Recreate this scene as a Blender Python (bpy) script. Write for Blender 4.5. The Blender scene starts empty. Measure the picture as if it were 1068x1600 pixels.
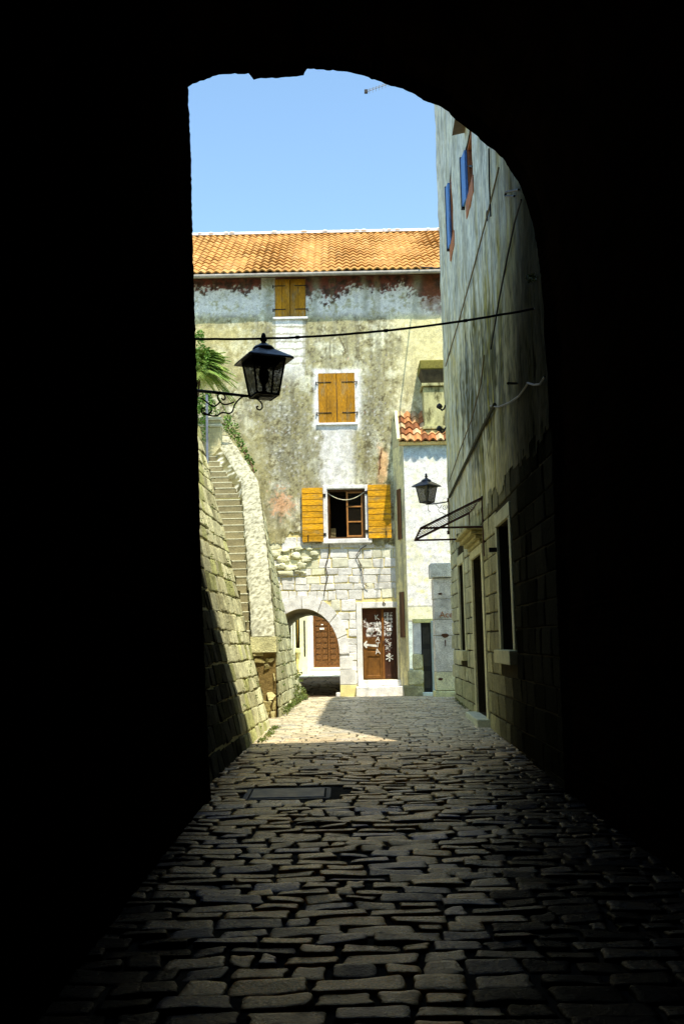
import bpy, math, random
from mathutils import Vector, Matrix, noise
random.seed(7)
R = math.radians
S = bpy.context.scene
COL = S.collection

# ------------------------------------------------------------------ camera model
CAM = Vector((0, 0, 1.6)); PITCH = 7.5; ROLL = -1.15; F = 1556.0
RM = (Matrix.Rotation(R(90 + PITCH), 3, 'X') @ Matrix.Rotation(R(ROLL), 3, 'Z'))
RMI = RM.inverted()

def ray(px, py):
    return RM @ Vector((px - 534.0, 800.0 - py, -F))
def P(px, py, Y):                       # point seen at photo pixel, at distance Y
    d = ray(px, py)
    return CAM + d * (Y / d.y)
def proj(p):
    q = RMI @ (Vector(p) - CAM)
    return (534 + F * q.x / -q.z, 800 - F * q.y / -q.z)
def onplane(px, py, o, n):
    d = ray(px, py)
    return CAM + d * ((o - CAM).dot(n) / d.dot(n))

def gz(y):                              # street level along the alley
    pts = [(-30, 0), (0, 0), (6, .08), (21, .41), (26.5, .19), (28, .17), (31, .24), (37, .36), (44, .42), (70, .5), (4000, .5)]
    for (a, za), (b, zb) in zip(pts, pts[1:]):
        if y <= b:
            return za + (zb - za) * max(0, (y - a)) / (b - a)
    return .5

# ------------------------------------------------------------------ helpers
def lin(c):
    c = c / 255.0
    return c / 12.92 if c <= .04045 else ((c + .055) / 1.055) ** 2.4
def T(r, g, b, E=.60):                  # a colour read off the picture -> surface base colour
    return tuple(min(.84, lin(v) / (E*k)) for v, k in ((r, 1.05), (g, 1.0), (b, 1.0)))
def mixc(a, b, t):
    t = max(0., min(1., t))
    return tuple(a[i] + (b[i] - a[i]) * t for i in range(3))
def mulc(a, k): return tuple(min(.9, v * k) for v in a[:3])
def ss(a, b, x):
    t = max(0., min(1., (x - a) / (b - a))); return t * t * (3 - 2 * t)
def fb(x, y, z, o=4):
    return noise.fractal(Vector((x, y, z)), .6, 2.1, o)     # about -1..1
def nz(x, y=0, z=0): return noise.noise(Vector((x, y, z)))
def rnd(a, b): return random.uniform(a, b)

class MB:
    def __init__(s): s.v = []; s.f = []; s.c = []; s.hasc = False
    def vert(s, p, c=None):
        s.v.append(tuple(p)); s.c.append(c or (.5, .5, .5))
        if c: s.hasc = True
        return len(s.v) - 1
    def face(s, *i): s.f.append(tuple(i))
    def poly(s, pts, c=None):
        s.face(*[s.vert(p, c) for p in pts])
    def box(s, lo, hi, c=None, M=None):
        x0, y0, z0 = lo; x1, y1, z1 = hi
        ps = [Vector(p) for p in ((x0,y0,z0),(x1,y0,z0),(x1,y1,z0),(x0,y1,z0),(x0,y0,z1),(x1,y0,z1),(x1,y1,z1),(x0,y1,z1))]
        if M: ps = [M @ p for p in ps]
        b = [s.vert(p, c) for p in ps]
        for q in ((0,3,2,1),(4,5,6,7),(0,1,5,4),(1,2,6,5),(2,3,7,6),(3,0,4,7)): s.face(*[b[i] for i in q])
    def tube(s, pts, r, n=8, c=None, cap=True):
        pts = [Vector(p) for p in pts]; rings = []
        rr = r if isinstance(r, (list, tuple)) else [r] * len(pts)
        prev = None
        for i, p in enumerate(pts):
            t = (pts[min(i+1, len(pts)-1)] - pts[max(i-1, 0)]).normalized()
            if prev is None:
                a = Vector((0,0,1)) if abs(t.z) < .9 else Vector((1,0,0))
                u = t.cross(a).normalized()
            else:
                u = (prev - t * prev.dot(t)).normalized()
            prev = u; w = t.cross(u)
            rings.append([s.vert(p + (u*math.cos(2*math.pi*k/n) + w*math.sin(2*math.pi*k/n)) * rr[i], c) for k in range(n)])
        for a, b in zip(rings, rings[1:]):
            for k in range(n): s.face(a[k], a[(k+1)%n], b[(k+1)%n], b[k])
        if cap:
            s.face(*rings[0][::-1]); s.face(*rings[-1])
    def lathe(s, prof, n=16, o=(0,0,0), c=None, rot=0):
        rings = [[s.vert((o[0] + r*math.cos(2*math.pi*k/n + rot), o[1] + r*math.sin(2*math.pi*k/n + rot), o[2] + z), c) for k in range(n)] for r, z in prof]
        for a, b in zip(rings, rings[1:]):
            for k in range(n): s.face(a[k], a[(k+1)%n], b[(k+1)%n], b[k])
        s.face(*rings[0][::-1]); s.face(*rings[-1])
    def build(s, name, m, parent=None, smooth=False, bevel=0, kind=None, label=None):
        me = bpy.data.meshes.new(name)
        me.from_pydata(s.v, [], s.f)
        if s.hasc:
            at = me.color_attributes.new('tone', 'FLOAT_COLOR', 'POINT')
            buf = []
            for c in s.c: buf.extend((c[0], c[1], c[2], 1.0))
            at.data.foreach_set('color', buf)
        me.materials.append(m)
        if smooth:
            me.polygons.foreach_set('use_smooth', [True] * len(me.polygons))
        me.update()
        o = bpy.data.objects.new(name, me); COL.objects.link(o)
        if parent:
            o.parent = parent
            o.matrix_parent_inverse = MPI(parent)
        if bevel:
            b = o.modifiers.new('bevel', 'BEVEL'); b.width = bevel; b.segments = 2; b.limit_method = 'ANGLE'; b.angle_limit = R(40)
        if kind: o['kind'] = kind
        if label: o['label'] = label
        return o

def world(o):
    m = Matrix.LocRotScale(o.location, o.rotation_euler, o.scale)
    if o.parent: m = world(o.parent) @ o.matrix_parent_inverse @ m
    return m
def MPI(parent): return world(parent).inverted()     # meshes are written in world coordinates

def thing(name, label, cat, loc=(0,0,0), group=None):
    o = bpy.data.objects.new(name, None); COL.objects.link(o); o.location = loc
    o.empty_display_size = .2
    o['label'] = label; o['category'] = cat
    if group: o['group'] = group
    return o
def tag(o, label, cat, group=None, kind=None):
    o['label'] = label; o['category'] = cat
    if group: o['group'] = group
    if kind: o['kind'] = kind
    return o

# ------------------------------------------------------------------ materials
def material(name, base=(.5,.5,.5), attr=False, rough=.85, spec=.3, ns=6., namt=.35, fs=60., famt=.2, bs=25., bump=.25, bd=.01,
             tint=None, tscale=2., tlo=.5, thi=.65, stretch=(1,1,1), metal=0., polish=False):
    m = bpy.data.materials.new(name); m.use_nodes = True
    nt = m.node_tree; L = nt.links; b = nt.nodes['Principled BSDF']
    def N(t, **k):
        n = nt.nodes.new(t)
        for a, v in k.items(): setattr(n, a, v)
        return n
    tc = N('ShaderNodeTexCoord'); mp = N('ShaderNodeMapping'); mp.inputs['Scale'].default_value = stretch
    geo = N('ShaderNodeNewGeometry')
    L.new(geo.outputs['Position'] if attr else tc.outputs['Object'], mp.inputs['Vector'])
    def noi(sc, det=6, ro=.6):
        n = N('ShaderNodeTexNoise'); n.inputs['Scale'].default_value = sc; n.inputs['Detail'].default_value = det; n.inputs['Roughness'].default_value = ro
        L.new(mp.outputs['Vector'], n.inputs['Vector']); return n.outputs['Fac']
    def rng(f, a, bb, c, d):
        n = N('ShaderNodeMapRange'); 
        for i, v in enumerate((a, bb, c, d)): n.inputs[i+1].default_value = v
        L.new(f, n.inputs[0]); return n.outputs[0]
    def mul(c, f):
        n = N('ShaderNodeVectorMath', operation='SCALE'); L.new(c, n.inputs[0]); L.new(f, n.inputs['Scale']); return n.outputs[0]
    if attr:
        a = N('ShaderNodeAttribute', attribute_name='tone'); c = a.outputs['Color']
    else:
        a = N('ShaderNodeRGB'); a.outputs[0].default_value = (*base, 1); c = a.outputs[0]
    n1 = noi(ns); n2 = noi(fs, 4, .7)
    if tint:
        mx = N('ShaderNodeMix', data_type='RGBA'); L.new(rng(noi(tscale, 8, .65), tlo, thi, 0, 1), mx.inputs[0])
        L.new(c, mx.inputs[6]); mx.inputs[7].default_value = (*tint, 1); c = mx.outputs[2]
    c = mul(c, rng(n1, .3, .7, 1 - namt, 1 + namt)); c = mul(c, rng(n2, .3, .7, 1 - famt, 1 + famt))
    L.new(c, b.inputs['Base Color'])
    if polish:
        if polish is True: b.inputs['Specular Tint'].default_value = (1, .74, .42, 1)
        sp = N('ShaderNodeSeparateColor'); L.new(a.outputs['Color'], sp.inputs[0])
        L.new(rng(sp.outputs[0], .01, .22, .02 if polish is True else 0, 1.0 if polish is True else spec), b.inputs['Specular IOR Level'])
    b.inputs['Roughness'].default_value = rough; b.inputs['Specular IOR Level'].default_value = spec
    b.inputs['Metallic'].default_value = metal
    L.new(rng(n1, .3, .7, max(0, rough - .12), min(1, rough + .12)), b.inputs['Roughness'])
    if bump:
        bp = N('ShaderNodeBump'); bp.inputs['Strength'].default_value = bump; bp.inputs['Distance'].default_value = bd
        L.new(noi(bs, 8, .65), bp.inputs['Height']); L.new(bp.outputs['Normal'], b.inputs['Normal'])
    return m

def glass(name, col, rough, trans, alpha=1):
    m = bpy.data.materials.new(name); m.use_nodes = True
    nt = m.node_tree; b = nt.nodes['Principled BSDF']
    n = nt.nodes.new('ShaderNodeTexNoise'); n.inputs['Scale'].default_value = 14; n.inputs['Detail'].default_value = 5
    r = nt.nodes.new('ShaderNodeMapRange'); r.inputs[1].default_value = .35; r.inputs[2].default_value = .7; r.inputs[3].default_value = alpha; r.inputs[4].default_value = min(1, alpha + .35)
    nt.links.new(n.outputs['Fac'], r.inputs[0]); nt.links.new(r.outputs[0], b.inputs['Alpha'])
    b.inputs['Base Color'].default_value = (*col, 1); b.inputs['Roughness'].default_value = rough
    return m

STONE = material('weathered_limestone', attr=True, rough=.9, spec=.2, ns=5, namt=.22, fs=45, famt=.22, bs=22, bump=.6, bd=.02)
STONEW = material('old_wall_blocks', attr=True, polish='dull', rough=.92, spec=.15, ns=4.5, namt=.34, fs=40, famt=.42, bs=18, bump=.7, bd=.03)
PAVE = material('worn_paving', attr=True, polish=True, rough=.3, spec=.6, ns=9, namt=.4, fs=70, famt=.6, bs=45, bump=.8, bd=.012)
PLAST = material('patchy_plaster', attr=True, rough=.95, spec=.1, ns=9, namt=.2, fs=48, famt=.34, bs=30, bump=.45, bd=.012)
STREAK = material('streaked_plaster', attr=True, polish='dull', rough=.92, spec=.12, ns=5, namt=.2, fs=26, famt=.2, bs=24, bump=.45, bd=.012, stretch=(1, 1, .5))
EARTH = material('packed_earth', base=(.12,.1,.07), rough=.95, ns=.8, bs=9, bump=.5)
JOINT = material('joint_dirt', attr=True, rough=.95, spec=.1, ns=8, bs=30, bump=.6)
SHADEBLACK = material('shade_black_masonry', base=(.006,.0028,.0012), rough=.97, spec=.0, ns=2.5, namt=.5, bs=5, bump=.5, bd=.03)  # darkness of the passage put into the stone colour as near-black
BACKW = material('plain_plaster', base=T(170,160,125), rough=.95, ns=1.5, namt=.3)
TILE = material('terracotta', attr=True, rough=.8, spec=.25, ns=5, namt=.1, fs=50, famt=.1, bs=30, bump=.3)
MORTAR = material('lime_mortar', base=T(235,225,190), rough=.95, ns=6, namt=.25, bs=20, bump=.6)
WOODY = material('ochre_painted_wood', attr=True, rough=.7, spec=.2, ns=5, namt=.3, fs=40, famt=.4, tint=(.30,.22,.10), tscale=9, tlo=.52, thi=.75, bs=30, bump=.3, stretch=(1,1,.25))
WOODH = material('ochre_painted_boards', attr=True, rough=.7, spec=.2, ns=5, namt=.3, fs=40, famt=.4, tint=(.34,.25,.10), tscale=9, tlo=.52, thi=.75, bs=30, bump=.3, stretch=(.25,1,1))
WOODB = material('brown_wood', base=(.085,.042,.016), rough=.6, ns=8, namt=.3, bs=30, stretch=(1,1,.25))
DOORM = material('peeling_door_paint', attr=True, rough=.7, ns=8, namt=.25, fs=50, famt=.2, bs=40, stretch=(1,1,.4))
IRON = material('black_iron', base=(.012,.010,.010), rough=.55, spec=.4, ns=20, namt=.4, bs=60, bump=.4)
RUST = material('rusty_iron', base=(.06,.022,.012), rough=.8, spec=.3, ns=20, namt=.5, bs=60, bump=.5)
LROOF = material('lantern_roof_paint', base=(.03,.03,.045), rough=.38, spec=.6, ns=12, namt=.4, bs=40, bump=.2)
CABLE = material('cable_rubber', base=(.012,.011,.01), rough=.7)
CABLEY = material('faded_cable', base=(.16,.12,.05), rough=.8)
CABLEW = material('pale_cable', base=(.2,.19,.16), rough=.7)
POSTM = material('galvanised_post', base=(.22,.24,.3), rough=.5, metal=.3)
GUTTER = material('zinc_gutter', base=(.32,.3,.26), rough=.6)
BLUE = material('blue_shutter_paint', base=(.10,.27,.62), rough=.6, ns=6, namt=.2, stretch=(1,1,.3))
ORANGEW = material('bare_orange_wood', base=(.42,.15,.055), rough=.7)
WHITEP = material('white_graffiti', base=(.8,.8,.76), rough=.8, ns=30, namt=.15)
REDP = material('ochre_red_graffiti', base=(.42,.19,.07), rough=.8, ns=30, namt=.3)
DARKP = material('dark_number_paint', base=(.12,.09,.05), rough=.8)
INNER = material('dim_room', base=(.02,.012,.008), rough=.95)
DARKDOOR = material('dark_green_door', base=(.02,.024,.022), rough=.5)
MOSSY = material('mossy_stone', base=T(120,112,52,.8), rough=.95, ns=8, namt=.4, tint=T(70,65,30), tscale=8, bs=20, bump=.8)
CHIM = material('stained_chimney_render', base=T(165,160,118,.75), rough=.95, ns=5, namt=.3, tint=T(84,80,50,.75), tscale=7, stretch=(1,1,.35), bs=20, bump=.4)
GLASSL = glass('dusty_lantern_glass', (.10,.085,.05), .35, 0, .62)
GLASSW = glass('dark_window_glass', (.015,.012,.008), .12, 0, .92)
CORD = material('white_cord', base=(.75,.7,.5), rough=.8)

def leafmat(name, c1, c2):
    m = material(name, base=c1, rough=.6, spec=.3, ns=1.5, namt=.3, tint=c2, tscale=3, tlo=.4, thi=.6, bump=0)
    b = m.node_tree.nodes['Principled BSDF']
    b.inputs['Subsurface Weight'].default_value = 0
    return m
LEAF = leafmat('ivy_leaf', (.09,.22,.03), (.18,.28,.05))
PALM = leafmat('palm_leaf', (.13,.26,.04), (.26,.34,.07))
WEED = leafmat('moss_and_weeds', (.09,.15,.02), (.16,.17,.05))

# ------------------------------------------------------------------ stone block generator
def frame(o, u, v):
    o = Vector(o); u = Vector(u).normalized(); v = Vector(v).normalized(); n = u.cross(v).normalized()
    def f(a, b, h=0): return o + u*a + v*b + n*h
    f.o = o; f.u = u; f.v = v; f.n = n
    return f

def stone(mb, fr, u0, u1, v0, v1, H, col, corner=.25, k=12, jit=.012, base=-.02, tilt=0., flat=False, seg=3):
    # one rounded block: outline with cut corners, two shoulder rings and a bumpy top
    w, h = (u1-u0)/2, (v1-v0)/2; cu, cv = (u0+u1)/2, (v0+v1)/2
    rr = min(w, h) * corner * 2
    rr = min(rr, w*.98, h*.98)
    out = []
    for (sx, sy, a0) in ((1,-1,-90),(1,1,0),(-1,1,90),(-1,-1,180)):
        r2 = rr * rnd(.6, 1.25); r2 = min(r2, w, h)
        jx, jy = rnd(-jit, jit), rnd(-jit, jit)
        for q in range(seg):
            a = R(a0 + 90*q/(seg-1))
            out.append((sx*(w-r2) + r2*math.cos(a) + jx, sy*(h-r2) + r2*math.sin(a) + jy))
        # midpoint along side
        if seg >= 3:
            out.append(None)
    pts = []
    n = len(out)
    for i, p in enumerate(out):
        if p is None:
            a = out[i-1]; b = out[(i+1) % n]
            pts.append(((a[0]+b[0])/2 + rnd(-jit,jit)*.8, (a[1]+b[1])/2 + rnd(-jit,jit)*.8))
        else: pts.append(p)
    n = len(pts); tx, ty = rnd(-tilt, tilt), rnd(-tilt, tilt)
    sd = rnd(0, 100); rings = []
    e = min(w, h)
    def hh(x, y): return tx*x/w + ty*y/h + nz(x*7+sd, y*7, sd)*H*.35
    for sc, hf in (((0, base), (.03, .55), (.13, .95), (.5, 1.0)) if flat else ((0, base), (.05, .55), (.22, .93), (.55, 1.0))):
        ring = []
        for (x, y) in pts:
            l = math.hypot(x, y) or 1
            kx = 1 - sc*e/l
            X, Y = x*kx, y*kx
            z = base if hf == base else H*hf + hh(X, Y)
            cc = mulc(col, 1 + .10*nz(X*9+sd, Y*9, 3)) if hf != base else mulc(col, .5)
            if hf == .55: cc = mulc(col, .82)
            ring.append(mb.vert(fr(cu+X, cv+Y, z), cc))
        rings.append(ring)
    for a, b in zip(rings, rings[1:]):
        for i in range(n): mb.face(a[i], a[(i+1)%n], b[(i+1)%n], b[i])
    c = mb.vert(fr(cu, cv, H + hh(0,0)), col)
    a = rings[-1]
    for i in range(n): mb.face(a[i], a[(i+1)%n], c)

def courses(mb, fr, u0, u1, v0, v1, rh, ll, joint, H, colf, holes=(), corner=.12, jit=.01, tilt=.006, wob=0., seg=2, limit=None, seed=1):
    rs = random.Random(seed)
    v = v0
    while v < v1 - .05:
        hgt = rs.uniform(*rh)
        if v + hgt > v1 - rh[0]*.4: hgt = v1 - v
        vm = v + hgt/2
        iv = [(u0, u1)]
        for (a, b, c, d) in holes:
            if c - hgt*.25 < vm < d + hgt*.25:
                nv = []
                for (p, q) in iv:
                    if b <= p or a >= q: nv.append((p, q)); continue
                    if a > p: nv.append((p, a))
                    if b < q: nv.append((b, q))
                iv = nv
        for (p, q) in iv:
            u = p - (rs.uniform(0, ll[0]) if p == u0 else 0)
            while u < q - .02:
                l = rs.uniform(*ll)
                if u + l > q - ll[0]*.6: l = q - u
                w = wob * nz(u*.8, v*3, seed) if wob else 0
                a, b = u + joint/2, u + l - joint/2
                if b - a > .04:
                    um = (a+b)/2
                    if not limit or limit(um, vm):
                        stone(mb, fr, a, b, v + joint/2 + w, v + hgt - joint/2 + w, H*rs.uniform(.6, 1.2), colf(um, vm), corner=corner, jit=jit, tilt=tilt, seg=seg)
                u += l
        v += hgt

def sheet(mb, fr, u0, u1, v0, v1, holes, col=None, depth=.25, h=0):
    # flat sheet with rectangular openings and their reveals
    us = sorted({u0, u1, *[x for r in holes for x in r[:2] if u0 < x < u1]})
    vs = sorted({v0, v1, *[x for r in holes for x in r[2:4] if v0 < x < v1]})
    for a, b in zip(us, us[1:]):
        for c, d in zip(vs, vs[1:]):
            um, vm = (a+b)/2, (c+d)/2
            if any(r[0] < um < r[1] and r[2] < vm < r[3] for r in holes): continue
            mb.poly([fr(a,c,h), fr(b,c,h), fr(b,d,h), fr(a,d,h)], col)
    for r in holes:
        a, b, c, d = r[:4]
        q = [(a,c),(b,c),(b,d),(a,d)]
        for i in range(4):
            p0, p1 = q[i], q[(i+1)%4]
            mb.poly([fr(*p0,h), fr(*p0,h-depth), fr(*p1,h-depth), fr(*p1,h)][::-1], col)

def fbox(mb, fr, u0, u1, v0, v1, h0, h1, c=None):
    a = [fr(u0,v0,h0), fr(u1,v0,h0), fr(u1,v1,h0), fr(u0,v1,h0), fr(u0,v0,h1), fr(u1,v0,h1), fr(u1,v1,h1), fr(u0,v1,h1)]
    b = [mb.vert(p, c) for p in a]
    for q in ((0,3,2,1),(4,5,6,7),(0,1,5,4),(1,2,6,5),(2,3,7,6),(3,0,4,7)): mb.face(*[b[i] for i in q])

def grid(mb, fr, u0, u1, v0, v1, st, colf, keep=None, hf=None, su=None):
    nu = int(round((u1-u0)/(su or st))); nv = int(round((v1-v0)/st)); idx = {}
    for j in range(nv+1):
        for i in range(nu+1):
            u = u0 + (u1-u0)*i/nu; v = v0 + (v1-v0)*j/nv
            idx[i,j] = mb.vert(fr(u, v, hf(u, v) if hf else 0), colf(u, v))
    for j in range(nv):
        for i in range(nu):
            u = u0 + (u1-u0)*(i+.5)/nu; v = v0 + (v1-v0)*(j+.5)/nv
            if keep and not keep(u, v): continue
            mb.face(idx[i,j], idx[i+1,j], idx[i+1,j+1], idx[i,j+1])

def text(s, m, fr, u, v, size, name, parent, h=.006, weight=.0, shear=0):
    cu = bpy.data.curves.new(name, 'FONT'); cu.body = s; cu.size = size; cu.extrude = .002; cu.shear = shear
    o = bpy.data.objects.new(name, cu); COL.objects.link(o)
    bpy.context.view_layer.update()
    me = bpy.data.meshes.new_from_object(o.evaluated_get(bpy.context.evaluated_depsgraph_get()))
    COL.objects.unlink(o); bpy.data.objects.remove(o)
    for vt in me.vertices: vt.co = fr(u + vt.co.x, v + vt.co.y, h + vt.co.z)
    me.materials.clear(); me.materials.append(m)
    n = bpy.data.objects.new(name, me); COL.objects.link(n)
    n.parent = parent; n.matrix_parent_inverse = MPI(parent)
    return n

# ================================================================== SETTING: ground and paving
mb = MB()
xs = [-1500, -60, -12, -6, -3, 0, 3, 6, 12, 60, 1500]
ys = [-1500, -60, -12, 0, 3, 6, 9, 12, 15, 18, 20, 22.5, 24, 26.5, 28, 31, 34, 37, 40, 44, 70, 200, 3000]
ix = {}
for j, y in enumerate(ys):
    for i, x in enumerate(xs): ix[i,j] = mb.vert((x, y, gz(y) - .06))
for j in range(len(ys)-1):
    for i in range(len(xs)-1): mb.face(ix[i,j], ix[i+1,j], ix[i+1,j+1], ix[i,j+1])
mb.build('ground', EARTH, kind='structure')

# right wall of the alley: far corner and near end
XF = P(712, 1090, 21).x; XN = 2.06; YF = 21.0; YN = 9.5
def xr(y): return XN + (XF - XN) * (y - YN) / (YF - YN)
def xl(y): return -1.42 + (y - 9.5) * .043           # foot of the left walls

def dark(y):        # ramp from the passage's painted shade out to the open street
    return ss(8.5, 15.5, y)
mb = MB()
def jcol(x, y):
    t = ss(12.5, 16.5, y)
    c = mixc((.006,.005,.004), (.26,.23,.15), t*t)  # joints painted darker through the passage and its shadow
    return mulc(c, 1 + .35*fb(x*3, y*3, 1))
fr = frame((0,0,0), (1,0,0), (0,1,0))
def gp(x, y, h=0): return Vector((x, y, gz(y) + h))
gp.n = Vector((0,0,1))
grid(mb, gp, -2.4, 4.6, -2, 27, .1, jcol, hf=lambda u, v: .004 + .006*nz(u*4, v*4), su=.14)
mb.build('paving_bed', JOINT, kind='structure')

SLAB = (-.93, -.22, 9.62, 10.12)
mb = MB()
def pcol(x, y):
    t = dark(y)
    near = (.56, .29, .07); far = (.60, .54, .39)  # gold near tone holds the warm light mirrored on the passage floor
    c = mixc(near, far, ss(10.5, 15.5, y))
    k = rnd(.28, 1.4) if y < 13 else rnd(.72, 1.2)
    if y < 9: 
        if random.random() < .25 + .3*ss(.1, -.6, x)*ss(7, 5, y): c = mixc(c, (.07,.10,.22), .85)  # blue sky reflection painted into some near stones
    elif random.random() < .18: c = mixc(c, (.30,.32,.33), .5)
    side = 1 - .97*ss(.075*y, .175*y + .03, abs(x + .04)) * ss(13.5, 10.5, y)  # sides darkened as painted shade outside the light from the opening
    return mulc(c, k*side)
y = 1.2; row = 0
while y < 26.6:
    row += 1
    h = rnd(.135, .19) if y > 5 else rnd(.15, .19)
    x = -1.75 - rnd(0, .3); J = .023 if y < 9 else (.018 if y < 13 else .013)
    while x < 4.2:
        l = rnd(.18, .44)
        if random.random() < .15: l *= .6
        a, b = x + J/2, x + l - J/2
        m_ = (a+b)/2
        w = .03*nz(m_*.9, row*.13, 5) + rnd(-.008, .008)
        inslab = SLAB[0]-.1 < m_ < SLAB[1]+.1 and SLAB[2]-.1 < y + h/2 < SLAB[3]+.1
        if not inslab:
            drop = 0
            if y < 9.3 and m_ < -1.02: drop = -.0
            def fr2(u, v, hh=0, w=w): return Vector((u, v + w, gz(v) + hh))
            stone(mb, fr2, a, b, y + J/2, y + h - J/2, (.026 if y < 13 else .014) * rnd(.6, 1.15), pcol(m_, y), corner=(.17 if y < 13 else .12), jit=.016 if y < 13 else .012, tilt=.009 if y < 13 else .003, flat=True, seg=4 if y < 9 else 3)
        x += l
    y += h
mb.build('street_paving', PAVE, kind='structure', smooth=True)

mb = MB()        # paving beyond the house
def pc2(u, v): return mulc(T(225,215,175) if v > 37.9 else (.11,.075,.045), rnd(.75, 1.1))  # dark tone paints the house's shadow over the nearer courtyard stones
courses(mb, gp, -2.3, .05, 26.6, 34, (.3,.45), (.4,.8), .03, .012, lambda u, v: mulc((.11,.075,.045), rnd(.6,1.2)), corner=.1, jit=.01)  # passage floor under the house, its shade put into the brown
courses(mb, gp, -6, 3.5, 34, 43, (.35,.5), (.5,.9), .02, .01, pc2, corner=.1, jit=.01)
mb.build('courtyard_paving', STONE, kind='structure', smooth=True)

o = MB(); fbox(o, gp, SLAB[0], SLAB[1], SLAB[2], SLAB[3], -.03, .018)
dc = thing('drain_cover', 'flat dark stone drain cover let into the paving left of centre', 'drain cover', (-.57, 9.9, gz(9.9)))
SLABM = material('dark_slab', base=(.045,.048,.05), rough=.5, spec=.5, ns=9, namt=.5, bs=30, bump=.4)
o.build('slab', SLABM, dc, bevel=.01)
o = MB()
for (a,b,c_,d) in ((SLAB[0]-.05,SLAB[1]+.05,SLAB[2]-.06,SLAB[2]-.012),(SLAB[0]-.05,SLAB[1]+.05,SLAB[3]+.012,SLAB[3]+.05),(SLAB[0]-.06,SLAB[0]-.012,SLAB[2]-.01,SLAB[3]+.01),(SLAB[1]+.012,SLAB[1]+.06,SLAB[2]-.01,SLAB[3]+.01)):
    fbox(o, gp, a, b, c_, d, -.03, .012)
o.build('rim', material('slab_rim', base=(.09,.085,.075), rough=.6, ns=9), dc, bevel=.006)

# ================================================================== COVERED PASSAGE (black arch)
sil = [(332,1285),(327,1200),(322,1100),(318,1000),(315,920),(312,800),(310,700),(308,600),(305,500),(302.5,430),(300,330),(299,260),(296,190),(294,136),(301,131),(318,125),(337,118),(362,116),(388,115),(391,118),(396,124),(415,122.5),(440,121),(458,119),(475,118),(476,113),(480,107),(500,109),(530,111),(548,113),(570,119),(590,126),(605,133),(628,139),(648,147),(662,157),(684,165),(700,175),(712,188),(738,207),(762,228),(772,236),(779,243),(785,247),(797,266),(812,290),(822,318),(832,352),(840,400),(848,460),(855,540),(860,640),(865,800),(870,950),(877,1120),(883,1290)]
fine = []
for (a, b) in zip(sil, sil[1:]):
    n = max(1, int(math.hypot(a[0]-b[0], a[1]-b[1]) / 5))
    for k in range(n):
        t = k/n
        fine.append((a[0]+(b[0]-a[0])*t + 1.3*nz(a[0]*.3, (a[1]+(b[1]-a[1])*t)*.11, t*9) + rnd(-.5,.5), a[1]+(b[1]-a[1])*t + 1.6*nz((a[0]+(b[0]-a[0])*t)*.13, 7, t*7) + rnd(-.4,.4)))
fine.append(sil[-1])
prof = []
for p in fine:
    q = P(p[0], p[1], 9.5); prof.append((q.x, max(q.z, -.05)))
prof[0] = (prof[0][0], -.05); prof[-1] = (prof[-1][0], -.05)
HT = 10.5
pas = thing('passage_building', 'stone building coloured black as shade, whose ragged tall archway frames the whole alley', 'building', (0, 0, 0))
mb = MB()
c0 = Vector((.3, 3.0)); ring_f = []; ring_o = []
for (x, z) in prof:
    ring_f.append(mb.vert((x, 9.5, z)))
    d = Vector((x, z)) - c0
    ts = []
    if d.x > 1e-6: ts.append((9 - c0.x)/d.x)
    if d.x < -1e-6: ts.append((-9 - c0.x)/d.x)
    if d.y > 1e-6: ts.append((HT - c0.y)/d.y)
    if d.y < -1e-6: ts.append((-3.1)/d.y)
    t = min(ts); q = c0 + d*t
    ring_o.append(mb.vert((q.x, 9.5, q.y)))
for i in range(len(prof)-1): mb.face(ring_f[i], ring_f[i+1], ring_o[i+1], ring_o[i])
mb.poly([(-9,9.5,-.1),(-9,9.5,.9),(-2.2,9.5,-.1)]); mb.poly([(9,9.5,-.1),(3,9.5,-.1),(9,9.5,.9)])
for q in (((-9,9.5,-.1),(-9,9.5,HT),(-9,-13,HT),(-9,-13,-.1)), ((9,9.5,-.1),(9,-13,-.1),(9,-13,HT),(9,9.5,HT)), ((-9,-13,-.1),(-9,-13,HT),(9,-13,HT),(9,-13,-.1))): mb.poly(q)
mb.build('wall', SHADEBLACK, pas)
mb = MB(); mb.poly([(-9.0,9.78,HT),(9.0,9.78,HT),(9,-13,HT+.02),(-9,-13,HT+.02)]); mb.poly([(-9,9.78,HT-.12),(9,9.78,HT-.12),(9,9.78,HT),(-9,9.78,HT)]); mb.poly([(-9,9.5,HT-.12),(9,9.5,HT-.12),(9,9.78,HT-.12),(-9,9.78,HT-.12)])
mb.build('roof', SHADEBLACK, pas)
mb = MB()        # the vault and side walls, roughened outwards
segs = [9.5, 9.35, 9.0, 8.4, 7.5, 6.3, 5, 3.5, 2, 0, -3, -7, -12.5]
prev = None
for k, yy in enumerate(segs):
    cur = []
    for i, (x, z) in enumerate(prof):
        d = (Vector((x, z)) - c0).normalized()
        off = 0 if k == 0 else .03 + .05*(1 + nz(x*2, yy*2, z*2))
        cur.append(mb.vert((x + d.x*off, yy, z + d.y*off)))
    if prev:
        for i in range(len(prof)-1): mb.face(prev[i], prev[i+1], cur[i+1], cur[i])
    prev = cur
mb.face(*prev)  # unseen end wall, added to close the passage against light from behind
mb.build('vault', SHADEBLACK, pas, smooth=False)

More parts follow.
